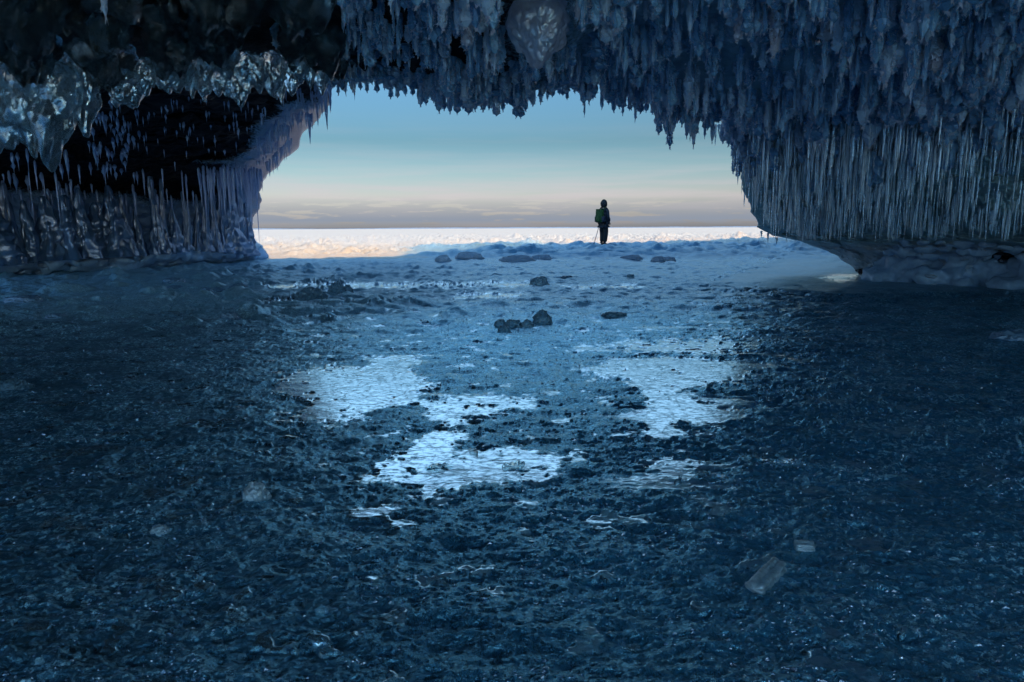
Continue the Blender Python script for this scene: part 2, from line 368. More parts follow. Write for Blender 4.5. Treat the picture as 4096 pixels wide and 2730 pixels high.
fr = np.clip(.55 * ss(-1.2, 1.5, CX) + .15, 0, 1)
front = []
for dy, dz in ((1.4, 2.4), (1.2, 1.4), (.9, .75), (.5, .32), (.22, .12)):
    front.append(np.stack([CX[0], CY[0] + dy + .1 * fbm(CX[0] * 2, dz, 4., 3), CZ[0] + dz], -1))
V = np.concatenate([np.array(front), np.stack([CX, CY, CZ], -1)], 0)
FR = np.concatenate([np.repeat(fr[:1], 5, 0), fr], 0)
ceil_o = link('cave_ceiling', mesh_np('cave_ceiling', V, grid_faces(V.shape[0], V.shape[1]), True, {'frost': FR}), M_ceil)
tag(ceil_o, kind='structure')

# ------------------------------------------------------------------ left wall shell
lt = np.array([0, .25, .36, .46, .56, .64, .72, .80, .88, .94, .975, 1.0])
lvx = np.array([800, 760, 735, 700, 668, 625, 600, 597, 575, 585, 612, 592], float)
lvy = np.array([60, 195, 250, 292, 350, 388, 420, 465, 520, 548, 578, 598], float)
lDD = np.array([11, 11.5, 12.6, 14.5, 16.5, 18, 19, 20, 20.8, 21, 20.6, 21])
nt_, ns_ = 330, 560; ns_L = 560
tl = np.linspace(0, 1, nt_)[:, None]; sl = np.linspace(0, 1, ns_)[None, :]
RX = np.interp(tl, lt, lvx); RY = np.interp(tl, lt, lvy); RD = np.interp(tl, lt, lDD)
QX = np.full_like(tl, -900.); QY = np.interp(tl, [0, 1], [-120, 690]); QD = np.interp(tl, [0, .4, .75, .92, 1], [7.5, 9.5, 12, 12.2, 12])
f = sl ** 1.0
VX = QX + (RX - QX) * f; base_t = tl
VY = QY + (RY - QY) * f
# keep the foot of the wall on the traced base line
fd = np.interp(VX[-1], [-900, 0, 330, 490, 592], [690, 634, 617, 604, 598])
VY = VY + (fd[None, :] - VY[-1][None, :]) * tl ** 3
D0 = QD + (RD - QD) * np.clip(f, 0, 1) ** 1.25
vbD = np.array([on_floor(a, b + 0.0)[1] for a, b in zip(VX[-1], fd)])
D0 = D0 + (np.minimum(vbD, 24)[None, :] - D0[-1][None, :]) * tl ** 4
P = at(VX, VY, D0)
dr = -(P - np.array([0, 0, CAMZ])); dr /= np.linalg.norm(dr, axis=-1, keepdims=True)
edge = ss(1.0, .93, sl)
strata = fbm(P[..., 0] * .5, P[..., 1] * .5, P[..., 2] * 2.6, 5)
disp = .38 * strata + .10 * fbm(P[..., 0] * 5, P[..., 1] * 3, P[..., 2] * 9, 3) + .20 * np.abs(fbm(P[..., 0] * 2.2, P[..., 1] * 2.2, P[..., 2] * 3, 4))
low = ss(.80, .93, tl) * np.ones_like(sl)
# ledge of snow, projecting shelf, undercut foot
def gz2(vx0, vy0, wx, wy): return np.exp(-((VX - vx0) / wx) ** 2 - ((VY - vy0) / wy) ** 2)
disp = disp * (1 - .65 * low)
disp += .9 * gz2(500, 378, 85, 9) + 1.0 * gz2(640, 318, 40, 10) - .6 * gz2(480, 430, 110, 22) - .8 * gz2(520, 250, 120, 30)
shelf = ss(150, 420, VX) * np.exp(-((VY - 578) / 16) ** 2); disp += shelf * (.9 + .25 * fbm(P[..., 0] * 2, P[..., 1] * 2, P[..., 2] * 5, 3))
disp += .5 * np.exp(-((VY - 590) / 20) ** 2) * ss(400, 150, VX) * (1 + .6 * np.abs(fbm(P[..., 0] * 1.7, P[..., 1] * 1.7, P[..., 2] * 5, 4)))
disp -= .5 * ss(.965, 1, tl) * ss(200, 420, VX)
disp += low * .5 * np.abs(pn(P[..., 0] * 1.3 + 3, P[..., 1] * 1.3, P[..., 2] * 2.4)); disp += .2 * np.abs(fbm(P[..., 0] * 3.5, P[..., 1] * 3.5, P[..., 2] * 6, 4)) * low
P = P + dr * (disp * edge)[..., None]
P[..., 0] += .22 * edge * (1 - low) * fbm(P[..., 1] * 1.6, P[..., 2] * 3, P[..., 0] * .7, 4)
P[..., 2] += .12 * edge * (1 - low) * fbm(P[..., 1] * 1.6 + 4, P[..., 2] * 3, P[..., 0] * 1.7, 3)
P[..., 0] += .10 * (1 - edge) * fbm(P[..., 1] * .8, P[..., 2] * 4, 2., 3)
P[-1, :, 2] = -.15
# back side of the pier: bend round the silhouette edge
bk = []
for k, (dd, dx) in enumerate(((.25, .02), (.7, .0), (1.4, -.25), (2.5, -.9), (4, -2.2), (7, -6), (10, -14))):
    e = P[:, -1].copy(); e[:, 1] += dd; e[:, 0] += dx + (e[:, 0] / e[:, 1]) * dd; bk.append(e)
P = np.concatenate([P, np.stack(bk, 1)], 1)
vx_, vy_ = to_view(P[..., 0], np.maximum(P[..., 1], 1), P[..., 2])
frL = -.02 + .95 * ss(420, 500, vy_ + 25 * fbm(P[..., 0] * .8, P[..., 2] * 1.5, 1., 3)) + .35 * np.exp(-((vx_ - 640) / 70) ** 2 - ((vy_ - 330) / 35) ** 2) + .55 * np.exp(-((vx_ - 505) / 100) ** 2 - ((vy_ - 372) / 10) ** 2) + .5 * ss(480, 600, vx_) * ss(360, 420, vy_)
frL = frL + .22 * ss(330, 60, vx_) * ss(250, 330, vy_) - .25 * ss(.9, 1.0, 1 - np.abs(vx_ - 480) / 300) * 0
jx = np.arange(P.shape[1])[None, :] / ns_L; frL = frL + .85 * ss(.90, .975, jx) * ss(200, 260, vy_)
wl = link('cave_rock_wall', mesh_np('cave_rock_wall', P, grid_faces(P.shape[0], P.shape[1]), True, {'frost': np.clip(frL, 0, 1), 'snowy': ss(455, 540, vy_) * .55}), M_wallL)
tag(wl, kind='structure')
PL = P[:, :ns_]

# ------------------------------------------------------------------ right wall shell
rt = np.array([0, .18, .30, .38, .46, .54, .60, .65, .70, .76, .84, .90, .95, 1.0])
rvx = np.array([1560, 1640, 1668, 1690, 1704, 1712, 1728, 1733, 1740, 1775, 1835, 1902, 1950, 1988], float)
rvy = np.array([120, 240, 292, 340, 400, 452, 480, 500, 522, 542, 553, 577, 606, 646], float)
rDD = np.array([9.6, 9.8, 10, 10.3, 10.6, 11, 11.8, 12, 12.2, 12.6, 13, 13.5, 13.4, 13.0])
nt_, ns_ = 400, 520
tl = np.linspace(0, 1, nt_)[:, None]; sl = (np.linspace(0, 1, ns_) ** 1.25)[None, :]
RX = np.interp(tl, rt, rvx); RY = np.interp(tl, rt, rvy); RD = np.interp(tl, rt, rDD)
QY = np.interp(tl, [0, 1], [-160, 706]); QD = np.interp(tl, [0, .3, .6, .8, .9, 1], [5.0, 6.0, 6.8, 7.2, 8.2, 8.1])
VX = RX + (3000 - RX) * sl; VY = RY + (QY - RY) * sl ** .9
fd = np.interp(VX[-1], [1988, 2060, 2200, 2353, 3000], [646, 654, 662, 669, 706])
VY = VY + (fd[None, :] - VY[-1][None, :]) * tl ** 4
D0 = RD + (QD - RD) * sl ** .8 - .9 * np.sin(np.pi * np.clip(sl * 1.1, 0, 1)) * ss(1, .8, tl)
vbD = np.array([on_floor(a, b)[1] for a, b in zip(VX[-1], fd)])
D0 = D0 + (vbD[None, :] - D0[-1][None, :]) * tl ** 5
P = at(VX, VY, D0)
dr = -(P - np.array([0, 0, CAMZ])); dr /= np.linalg.norm(dr, axis=-1, keepdims=True)
edge = ss(0, .035, sl)
cut = np.interp(VX, [1700, 1830, 2000, 2200, 2353, 3000], [545, 556, 556, 552, 566, 600]) + 14 * pn(VX / 70, 3.3, 0)
under = ss(-4, 10, VY - cut)
flute = fbm(P[..., 0] * 3.2, P[..., 1] * 3.2, P[..., 2] * .5, 4)
disp = (.42 * flute + .45 * fbm(P[..., 0] * .55, P[..., 1] * .55, P[..., 2] * .8, 3)) * (1 - under)
disp += (1 - under) * .45 * (np.exp(-((VY - 400) / 70) ** 2) + .5 * np.exp(-((VY - 520) / 40) ** 2) * ss(1900, 2150, VX))
def billow(x, y, z, o=4):
    r = 0; a = 1
    for i in range(o):
        r = r + a * (1 - 2.4 * np.abs(pn(x * 2 ** i + 3 * i, y * 2 ** i, z * 2 ** i))); a *= .5
    return -r
disp += under * (-.35 + .16 * (1.2 + .9 * np.abs(fbm(P[..., 0] * 2.0, P[..., 1] * 2.0, P[..., 2] * 3.2, 3)) * 3 - .6) + .30 * np.exp(-((VY - cut - 75) / 30) ** 2))
disp += under * (.75 * np.abs(pn(P[..., 0] * 1.5 + 5, P[..., 1] * 1.5, P[..., 2] * 2.6)) + .28 * np.abs(fbm(P[..., 0] * 4 + 5, P[..., 1] * 4, P[..., 2] * 5, 3)) - .2)
P = P + dr * (disp * edge)[..., None]
P[..., 0] += .05 * (1 - edge) * fbm(P[..., 1] * .8, P[..., 2] * 7, 2., 3)
P[-1, :, 2] = -.12
bk = []
for dd, dx in ((.3, .0), (.9, .1), (2, .6), (3.5, 2.0), (5, 5), (6, 12)):
    e = P[:, 0].copy(); e[:, 1] += dd; e[:, 0] += dx + (e[:, 0] / e[:, 1]) * dd; bk.insert(0, e)
PRs = P
P = np.concatenate([np.stack(bk, 1), P], 1)
frR = .80 + .2 * fbm(P[..., 0], P[..., 1], P[..., 2], 2)
vx_, vy_ = to_view(P[..., 0], np.maximum(P[..., 1], 1), P[..., 2])
frR -= .55 * np.exp(-((vx_ - 2330) / 110) ** 2 - ((vy_ - 585) / 16) ** 2) + .5 * np.exp(-((vx_ - 1985) / 60) ** 2 - ((vy_ - 625) / 12) ** 2)
wr = link('cave_ice_wall', mesh_np('cave_ice_wall', P, grid_faces(P.shape[0], P.shape[1]), True, {'frost': np.clip(frR, 0, 1), 'snowy': ss(-4, 14, vy_ - np.interp(vx_, [1700, 1830, 2000, 2200, 2353, 3000], [545, 556, 556, 552, 566, 600]))}), M_wallR)
tag(wr, kind='structure')

# ------------------------------------------------------------------ cave side wall and cliff above; back and left opened for added fill light
path = np.array([(12, -11), (10.5, -6), (11, 0), (13, 8), (16, 14)], float)
tp = np.linspace(0, len(path) - 1, 160); px_ = np.interp(tp, range(len(path)), path[:, 0]); py2 = np.interp(tp, range(len(path)), path[:, 1])
zz = np.linspace(-.4, 4.2, 40)
V = np.stack([np.repeat(px_[None], 40, 0), np.repeat(py2[None], 40, 0), np.repeat(zz[:, None], 160, 1)], -1)
V[..., :2] *= (1 + .03 * fbm(V[..., 0], V[..., 1], V[..., 2], 4))[..., None]
V = V[:, :]
bw = link('cave_side_wall', mesh_np('cave_side_wall', V, grid_faces(40, 160), True, {'frost': np.full(V.shape[:2], .3)}), M_ceil); tag(bw, kind='structure')
def prism(bm, pts, z0, z1):
    a = [bm.verts.new((x, y, z0)) for x, y in pts]; b = [bm.verts.new((x, y, z1)) for x, y in pts]
    n = len(pts); bm.faces.new(a[::-1]); bm.faces.new(b)
    for i in range(n): bm.faces.new((a[i], a[(i + 1) % n], b[(i + 1) % n], b[i]))
bm = bmesh.new()
HC = 7.5; BK = -11  # roof stops short behind the camera, an added opening that lets fill light in
prism(bm, [(-70, 45), (-45, 35), (-14, 26), (-8.9, 22.2), (-7.5, 18.5), (-4.6, 14), (-3.3, 11), (-1.6, 9.0), (3.6, 11.8), (6.6, 17.0), (11.5, 24), (21, 37), (45, 60), (80, 80), (80, BK), (-12.5, BK), (-12.5, 12), (-70, 12)], 4.0, HC)  # left side of the roof cut away, another added opening for fill
prism(bm, [(10.2, 16), (11.6, 21), (21.6, 37), (45, 59), (80, 79), (80, BK + .5), (14, BK + .5), (14, 8)], -1, 4.1)
prism(bm, [(-70, 44), (-45, 34), (-14, 25.5), (-10.6, 23), (-17, 12.2), (-70, 12.2)], -1, 4.1)
me = bpy.data.meshes.new('cliff'); bm.to_mesh(me); bm.free()
cl = link('cliff', me, M_ceil); tag(cl, kind='structure')

# ------------------------------------------------------------------ surface look-up on the shells
def make_kd(Pg):
    vx, vy = to_view(Pg[..., 0].ravel(), Pg[..., 1].ravel(), Pg[..., 2].ravel()); Pf = Pg.reshape(-1, 3)
    sel = np.where((vx > -250) & (vx < 2600) & (vy > -100) & (vy < 720))[0]
    kd = kdtree.KDTree(len(sel))
    for k, i in enumerate(sel): kd.insert((vx[i], vy[i], 0), k)
    kd.balance(); return kd, Pf[sel]
kdL, PLs = make_kd(PL[::2, ::2]); kdR, PRf = make_kd(PRs[::2, ::2])
def hit(kdp, vx, vy):
    kd, Pf = kdp; best = None
    for co, k, d in kd.find_n((vx, vy, 0), 5):
        p = Pf[k]
        if best is None or p[1] < best[1]: best = p
    return best
# ------------------------------------------------------------------ hanging-ice meshes (unit: root at z=0, tip at z=-1 when scaled)
def tube(prof, nseg, wob=0., seed=0., sx=1., twist=0.):
    V = []; n = len(prof)
    for i, (z, r, ox, oy) in enumerate(prof):
        for j in range(nseg):
            a = 2 * math.pi * j / nseg + twist * i
            k = 1 + wob * float(pn(math.cos(a) * 1.3 + seed, math.sin(a) * 1.3, z * 6 + seed))
            V.append((math.cos(a) * r * k * sx + ox, math.sin(a) * r * k + oy, z))
    Fq = [(i * nseg + j, i * nseg + (j + 1) % nseg, (i + 1) * nseg + (j + 1) % nseg, (i + 1) * nseg + j) for i in range(n - 1) for j in range(nseg)]
    return np.array(V), np.array(Fq)
def tris(Fq): return np.concatenate([Fq[:, [0, 2, 1]], Fq[:, [0, 3, 2]]], 0)
def icicle_np(seed, thin=.045, ripple=.15, nr=14, ns=8):
    r = random.Random(seed); prof = []; ox = oy = 0
    for i in range(nr):
        t = i / (nr - 1); rad = thin * (1 - t) ** .75 * (1 + ripple * math.sin(t * 60 + seed)) + .0035 * (1 - t ** 8)
        if i == 0: rad *= .25
        if i: ox += r.uniform(-.004, .004); oy += r.uniform(-.004, .004)
        prof.append((-t, max(rad, .0006), ox, oy))
    V, Fq = tube(prof, ns, .5, seed * 1.7); return V, tris(Fq)
def drop_np(seed, fat=.13, nr=12, ns=8):          # spindle-shaped white icicle: swollen, then a thin tail
    r = random.Random(seed); prof = []; tail = r.uniform(.45, .75)
    for i in range(nr):
        t = i / (nr - 1)
        rad = fat * (math.sin(min(1, t / tail) * math.pi * .86 + .28)) ** .8 if t < tail else fat * .28 * (1 - t) / (1 - tail) + .004
        prof.append((-t, max(rad, .002) * (1 - .35 * t), .01 * math.sin(3 * t + seed), 0))
    V, Fq = tube(prof, ns, .6, seed * 2.1); return V, tris(Fq)
def frond_np(seed, nspk=330):
    """a hanging clump of hoar frost: lumpy core overgrown with feather crystals"""
    r = random.Random(seed); nr, ns = 11, 9; prof = []; R = r.uniform(.13, .22); ph = r.uniform(0, 6)
    taper = r.uniform(-.1, .35)
    for i in range(nr):
        t = i / (nr - 1); rad = R * (1 - taper * t) * (1 + .22 * math.sin(t * 9 + ph)) * (1 if t < .85 else math.sqrt(max(0, 1 - ((t - .85) / .15) ** 2)) * .9 + .05)
        prof.append((-t, rad, .03 * math.sin(3 * t + ph), .03 * math.cos(2 * t + ph)))
    V, Fq = tube(prof, ns, .8, seed * 3.3); T = [tris(Fq)]; Vs = [V]; n = len(V)
    SV = []; ST = []
    for k in range(nspk):
        t = r.random() ** .8; i = min(nr - 1, int(t * nr)); z, rad, ox, oy = prof[i]
        a = r.uniform(0, 2 * math.pi); d = Vector((math.cos(a), math.sin(a), -r.uniform(-.1, .8) - (1.0 if t > .93 else 0))).normalized()
        b = Vector((ox + math.cos(a) * rad * .8, oy + math.sin(a) * rad * .8, -t)); ln = r.uniform(.04, .13) * (.6 + .5 * (r.random() < .2))
        sd = d.cross(Vector((r.uniform(-1, 1), r.uniform(-1, 1), r.uniform(-1, 1)))).normalized() * r.uniform(.012, .028)
        mid = b + d * ln * .5
        SV += [b, mid + sd, b + d * ln, mid - sd]; q = n + k * 4; ST += [(q, q + 1, q + 2), (q, q + 2, q + 3)]
    Vs.append(np.array([tuple(v) for v in SV])); T.append(np.array(ST)); return np.concatenate(Vs), np.concatenate(T)
def make_variants(fn, n, name, **kw):
    out = []
    for i in range(n):
        V, T = fn(i + 1, **kw); at_ = None
        if fn is frond_np: at_ = {'crystal': (np.arange(len(V)) >= 99) * 1.0}
        out.append((V, T, mesh_np(name, V, T, fn is not frond_np, at_)))
    return out
FROND = make_variants(frond_np, 9, 'frost_cluster'); ICI = make_variants(icicle_np, 7, 'clear_icicle')
DROP = make_variants(drop_np, 7, 'white_icicle'); DROPL = make_variants(lambda s: icicle_np(s, .05, .05), 5, 'white_icicle')
def place_kind(items, variants, mat, name, labelf, cat, group, nmax=300, stuffname=None, stufflabel=None):
    """items: (x, y, z, length, width, rot, variant). The nmax that show largest are objects of their own, the rest one stuff object."""
    mats = mat if isinstance(mat, list) else [mat]
    for q, (_, _, me) in enumerate(variants):
        if not me.materials: me.materials.append(mats[q % len(mats)])
    items.sort(key=lambda q: -q[3] * q[4] / max(q[1], 1) ** 2)
    first = {}
    for it in items[:nmax]:
        x, y, z, ln, w, rot, v = it; me = variants[v % len(variants)][2]
        o = bpy.data.objects.new(name, me); COL.objects.link(o)
        o.location = (x, y, z); o.scale = (w, w, ln); o.rotation_euler = (0, 0, rot)
        lab, grp = labelf(it) if callable(labelf) else (labelf, group)
        tag(o, lab, cat, grp)
    rest = items[nmax:]
    if rest:
        VV, TT, n, AA, MI = [], [], 0, [], []
        for x, y, z, ln, w, rot, v in rest:
            V, T, _ = variants[v % len(variants)]; c, s = math.cos(rot), math.sin(rot)
            VV.append(np.stack([(V[:, 0] * c - V[:, 1] * s) * w + x, (V[:, 0] * s + V[:, 1] * c) * w + y, V[:, 2] * ln + z], -1)); TT.append(T + n); n += len(V); AA.append((np.arange(len(V)) >= 99) * 1.0); MI.append(np.full(len(T), (v % len(variants)) % len(mats), np.int32))
        o = link(stuffname or name, mesh_np(name + '_mass', np.concatenate(VV), np.concatenate(TT), name != 'frost_cluster', {'crystal': np.concatenate(AA)}), mats[0])
        for m_ in mats[1:]: o.data.materials.append(m_)
        if len(mats) > 1: o.data.polygons.foreach_set('material_index', np.concatenate(MI))
        tag(o, stufflabel, cat, kind='stuff')
    return len(items)
# silhouette of the opening's top edge (tips), view pixels
z2 = [(90,635,26),(140,630,24),(200,655,8),(240,600,24),(285,620,26),(350,618,30),(400,600,20),(440,660,26),(490,655,24),(540,640,24),(590,640,26),(640,712,34),(680,702,28),(730,690,26),(765,752,38),(800,740,26),(840,760,26),(890,762,26),(930,730,28),(965,765,34),(1010,745,30),(1060,750,34),(1105,735,30),(1150,777,44),(1195,745,26),(1225,700,24),(1285,786,34),(1315,790,34),(1350,745,34),(1400,712,30),(1450,695,26),(1495,672,10),(1530,650,26),(1575,632,24),(1600,640,18),(1625,668,22),(1680,625,22),(1720,655,20),(1745,780,9),(1800,668,20),(1860,730,22),(1910,700,24),(1940,752,34),(2000,772,22),(2050,740,26),(2085,810,20),(2120,760,30),(2160,750,28),(2200,765,26),(2240,900,16),(2275,820,20),(2315,990,14)]
tips = [(746.8 + .3418 * a, .3418 * b, c * .3418) for a, b, c in z2] + [(1493.6 + .4396 * a, .4396 * b, c) for a, b, c in ((45,700,12),(70,600,14),(105,770,12),(140,640,16),(190,720,8),(228,770,7),(255,640,16),(285,720,6),(325,745,6),(360,640,10))]
silx = np.array([-300, 0, 60, 130, 170, 230, 290, 400, 600, 745] + [t[0] for t in sorted(tips)] + [1720, 2000, 2353, 2700])
sily = np.array([330, 290, 318, 320, 270, 215, 235, 205, 212, 205] + [t[1] for t in sorted(tips)] + [325, 320, 260, 240])
fr_items = []
def pxm(p, D): return p / S / F * D
def add_frond(vx, tipvy, D, wpx, root=None, v=None):
    p = at(vx, tipvy, D); x, z = float(p[0]), float(p[2])
    zr = (float(ceil_z(np.array(x), np.array(D))) if root is None else root) + .04
    ln = max(zr - z, .05); w = wpx / S / F * D / .36
    fr_items.append((x, float(p[1]), zr, ln, w, random.uniform(0, 6.28), v if v is not None else random.randrange(9)))
for vx, vy, w in tips:                                    # front rank: the traced fringe
    add_frond(vx, vy, float(np.interp(vx, lx, lD)) - random.uniform(0, .12), max(w * 1.15, 5))
    for k in range(3):                                     # company around each tip, a little shorter
        v2 = vx + random.uniform(-11, 11); w2 = random.uniform(9, 18)
        add_frond(v2, float(np.interp(v2, silx, sily)) - random.uniform(8, 40), float(np.interp(vx, lx, lD)) - random.uniform(.05, .5), w2)
for k in range(2600):
    vx = random.uniform(-150, 2620) if random.random() < .6 else random.uniform(760, 2500)
    if vx < 790 and random.random() < .985: continue
    lipd = float(np.interp(vx, lx, lD)); back = random.random() ** 1.2
    D = lipd - .12 - back * (lipd - 4.2)
    x = float(ray(vx, 150)[0] / ray(vx, 150)[1] * D); zc = float(ceil_z(np.array(x), np.array(D)))
    big = float(pn2(x * 1.3, D * 1.3, 9))
    ln = random.uniform(.12, .30) * (1 + 1.0 * big) + (.10 if vx > 1800 else 0) * random.random()
    _, tv = to_view(np.array(x), np.array(D), np.array(zc - ln)); lim = float(np.interp(vx, silx, sily)) - 10
    if tv > lim: ln *= .55
    _, tv = to_view(np.array(x), np.array(D), np.array(zc - ln))
    if tv > lim or ln < .05 : continue
    if 1150 < vx < 1330 and D < 6.9: continue
    w = (random.uniform(.16, .34) if random.random() < .6 else random.uniform(.07, .15)) * (.8 + .5 * max(big, 0)) * .9
    fr_items.append((x, D, zc + .03, ln + .03, w, random.uniform(0, 6.28), random.randrange(9)))
# fronds over the upper part of the right wall
for k in range(520):
    vx = random.uniform(1660, 2560); top = np.interp(vx, [1660, 2000, 2353, 2560], [250, 230, 180, 160]); vy = random.uniform(top - 90, top + 45) if random.random() < .72 else random.uniform(top + 20, top + 130)
    p = hit((kdR, PRf), vx, vy)
    if p is None: continue
    _, tv = to_view(p[0], p[1], p[2]); ln = random.uniform(.15, .42); w = random.uniform(.18, .34)
    fr_items.append((float(p[0]), float(p[1]) - .08, float(p[2]), ln, w, random.uniform(0, 6.28), random.randrange(9)))
def frost_label(it):
    vx, vy = to_view(it[0], it[1], it[2] - it[3]); s = float(np.interp(vx, silx, sily))
    if vx < 790: return 'blue grey frosted icicle among the dark glassy lumps of the ceiling', 'frosted icicles among the dark ceiling lumps'
    if vx < 1660 and vy > s - 45: return 'feathery blue frost cluster hanging against the sky along the top of the opening', 'frost clusters fringing the top of the opening'
    if vx < 1160: return 'dark blue frost cluster on the ceiling left of the big grey ice lump', 'frost clusters on the ceiling left of the big lump'
    if vx < 1660: return 'dark blue frost cluster on the ceiling right of the big grey ice lump', 'frost clusters on the ceiling right of the big lump'
    if vy < 140: return 'long pale frost cluster hanging from the dark ceiling at the top right', 'pale frost clusters at the top right'
    return 'blue frost cluster hanging just above the curtain of clear icicles', 'frost clusters above the icicle curtain'
print('fronds', place_kind(fr_items, FROND, [M_frost, hoar_mat((.12, .32, .56), (.24, .50, .76)), hoar_mat((.42, .62, .82), (.62, .78, .94))], 'frost_cluster', frost_label, 'frost cluster', None, 300, 'frost_clusters_mass', 'mass of small blue frost clusters covering the cave ceiling'))

M_pale = frost_mat('pale_hoar', (.80, .80, .92), .5, .15, 60)
PALE = [mesh_np('frost_cluster', V, T, False) for V, T, _ in FROND[:5]]
for me in PALE: me.materials.append(M_pale)
for k, (vx, ty, lp, wp, lab) in enumerate([(1782, 130, 110, 30, 'long pale frost cluster at the upper right, second from the shiny clear lump'), (1905, 92, 60, 28, 'pale frost cluster hanging from the glinting ice lump'), (1700, 95, 60, 24, 'pale frost cluster above the right corner of the opening'), (1740, 60, 50, 20, 'short pale frost cluster near the top edge right of centre'), (2052, 45, 60, 22, 'pale frost cluster near the top edge between the two clear lumps'), (2145, 165, 70, 34, 'pale leaning frost cluster deep in the dark upper right'), (2100, 140, 60, 24, 'pale frost cluster just left of the leaning one'), (2185, 80, 75, 26, 'pale frost cluster below the far right clear lump'), (2215, 70, 66, 20, 'slim pale frost cluster right of the one below the far right lump'), (2295, 110, 90, 40, 'widest pale frost cluster close to the right edge of the picture'), (2262, 50, 60, 24, 'pale frost cluster left of the widest one at the right edge'), (1058, 55, 50, 16, 'small pale frost cluster left of the big grey lump'), (1020, 65, 40, 14, 'slim pale frost cluster farther left of the big grey lump'), (1075, 110, 60, 22, 'ragged pale frost cluster hanging lowest left of the big grey lump'), (1330, 45, 40, 16, 'small pale frost cluster right of the big grey lump')]):
    p = at(vx, ty, 5.7); ln = pxm(lp, 5.7); o = bpy.data.objects.new('frost_cluster', PALE[k % 5]); COL.objects.link(o)
    w_ = pxm(wp, 5.7) / .36; o.location = (p[0], p[1], p[2] + ln); o.scale = (w_, w_, ln); o.rotation_euler = (random.uniform(-.1, .1), random.uniform(-.1, .1), k); tag(o, lab, 'frost cluster')
# ------------------------------------------------------------------ clear icicles, right curtain
ic = []
def lowline(vx): return float(np.interp(vx, [1690, 1715, 1830, 2000, 2200, 2353, 2600], [350, 460, 540, 548, 548, 552, 560])) + 34 * float(pn(vx / 45, 1.7, 0)) - (60 * max(0, float(pn(vx / 160, 7.7, 0))) if vx > 1780 else 0)
n = 0
while n < 2000:
    vx = random.triangular(1668, 2480, 1900); tier = random.random()
    top = np.interp(vx, [1660, 1700, 1800, 2000, 2353, 2600], [285, 300, 285, 255, 230, 230])
    if tier < .55: vy = top + random.uniform(-10, 110); lp = 30 + 100 * random.random() ** 1.8
    elif tier < .8: vy = random.uniform(400, 500); lp = random.uniform(25, 85)
    else: vy = lowline(vx) - random.uniform(15, 70); lp = random.uniform(18, 55)
    if vy > lowline(vx) - 12: continue
    lim = np.interp(vx, [1668, 1690, 1712, 1740, 1800], [310, 400, 470, 545, 560])
    lp = min(lp, lim - vy)
    if lp < 12: continue
    p = hit((kdR, PRf), vx, vy)
    D = float(p[1]) - random.uniform(.0, .2); q = at(vx, vy, D)
    ln = lp / S / F * D; w = ln * random.uniform(.5, 1.1) if ln > .25 else ln * random.uniform(.9, 1.5)
    w = max(min(w, .5), .13) * random.uniform(.6, 1.1)
    if random.random() < .05: w *= 2.2; ln *= .8
    ic.append((float(q[0]), D, float(q[2]) + .03, ln, w, random.uniform(0, 6.28), random.randrange(7))); n += 1
for vx, vy, lp in [(1688, 325, 60), (1699, 352, 50), (1694, 345, 30), (1712, 420, 55), (1717, 415, 40), (1722, 425, 38), (1728, 430, 34), (1765, 535, 22), (1750, 530, 16), (1785, 545, 16), (1674, 300, 34), (1645, 285, 48), (1652, 285, 22), (1658, 285, 26), (1664, 286, 18)]:
    D = 10.2 if vy < 400 else 12; q = at(vx, vy, D); ic.append((float(q[0]), D, float(q[2]), lp / S / F * D, .45, 0, random.randrange(7)))
def ic_label(it):
    vx, vy = to_view(it[0], it[1], it[2] - it[3] * .5)
    if vy < 400: return 'glinting clear icicle in the upper tier of the right hand curtain, below the frost', 'clear icicles in the upper tier of the curtain'
    if vy < 490: return 'clear icicle in the middle tier of the right hand ice curtain', 'clear icicles in the middle tier of the curtain'
    return 'short clear icicle on the lowest fringe of the curtain above the snowy ice foot', 'clear icicles on the lowest fringe of the curtain'
place_kind(ic, ICI, [M_icicle, clear_mat('milky_icicle', gl=.35, gr=.3, cloud=.9, rough=.05, cc=(.92, .95, 1.0), bs=25, bd=.012), M_icicle, clear_mat('bright_icicle', gl=.75, gr=.28, cloud=.3, rough=.03, cc=(.7, .85, 1.0), bs=25, bd=.012)], 'clear_icicle', ic_label, 'icicle', None, 300, 'clear_icicles_mass', 'mass of thin clear icicles filling the right hand ice curtain')

# ------------------------------------------------------------------ white icicles, left wall
wi = []
def add_w(vx, vy, lp, wpx, drop=True, off=.15, D=None):
    if D is None:
        p = hit((kdL, PLs), vx, vy)
        D = float(p[1]) - off
    q = at(vx, vy, D); ln = lp / S / F * D; rad = .13 if drop else .05
    wi.append((float(q[0]), D, float(q[2]) + .02, ln, wpx / S / F * D / (2 * rad), random.uniform(0, 6.28), random.randrange(7) if drop else 7 + random.randrange(5)))
for k in range(95): add_w(random.uniform(240, 620), random.uniform(225, 350), random.uniform(10, 26), random.uniform(2.5, 5.5))
for k in range(60): add_w(random.triangular(190, 350, 250), random.uniform(255, 400), random.uniform(14, 34), random.uniform(5, 9))
for k in range(30): add_w(random.uniform(0, 220), random.uniform(325, 440), random.uniform(25, 60), random.uniform(6, 11))
for k in range(58): add_w(random.triangular(425, 600, 540), 384 + random.uniform(-4, 16), random.uniform(30, 110), random.uniform(3, 6.5), False, .75)
for k in range(26): add_w(random.uniform(560, 605), random.uniform(385, 430), random.uniform(25, 62), random.uniform(3, 6), False, .5)
for k in range(20): a = random.random(); add_w(612 + 58 * a + random.uniform(-5, 3), 378 - 62 * a, random.uniform(18, 42), random.uniform(3, 6), False, .5)
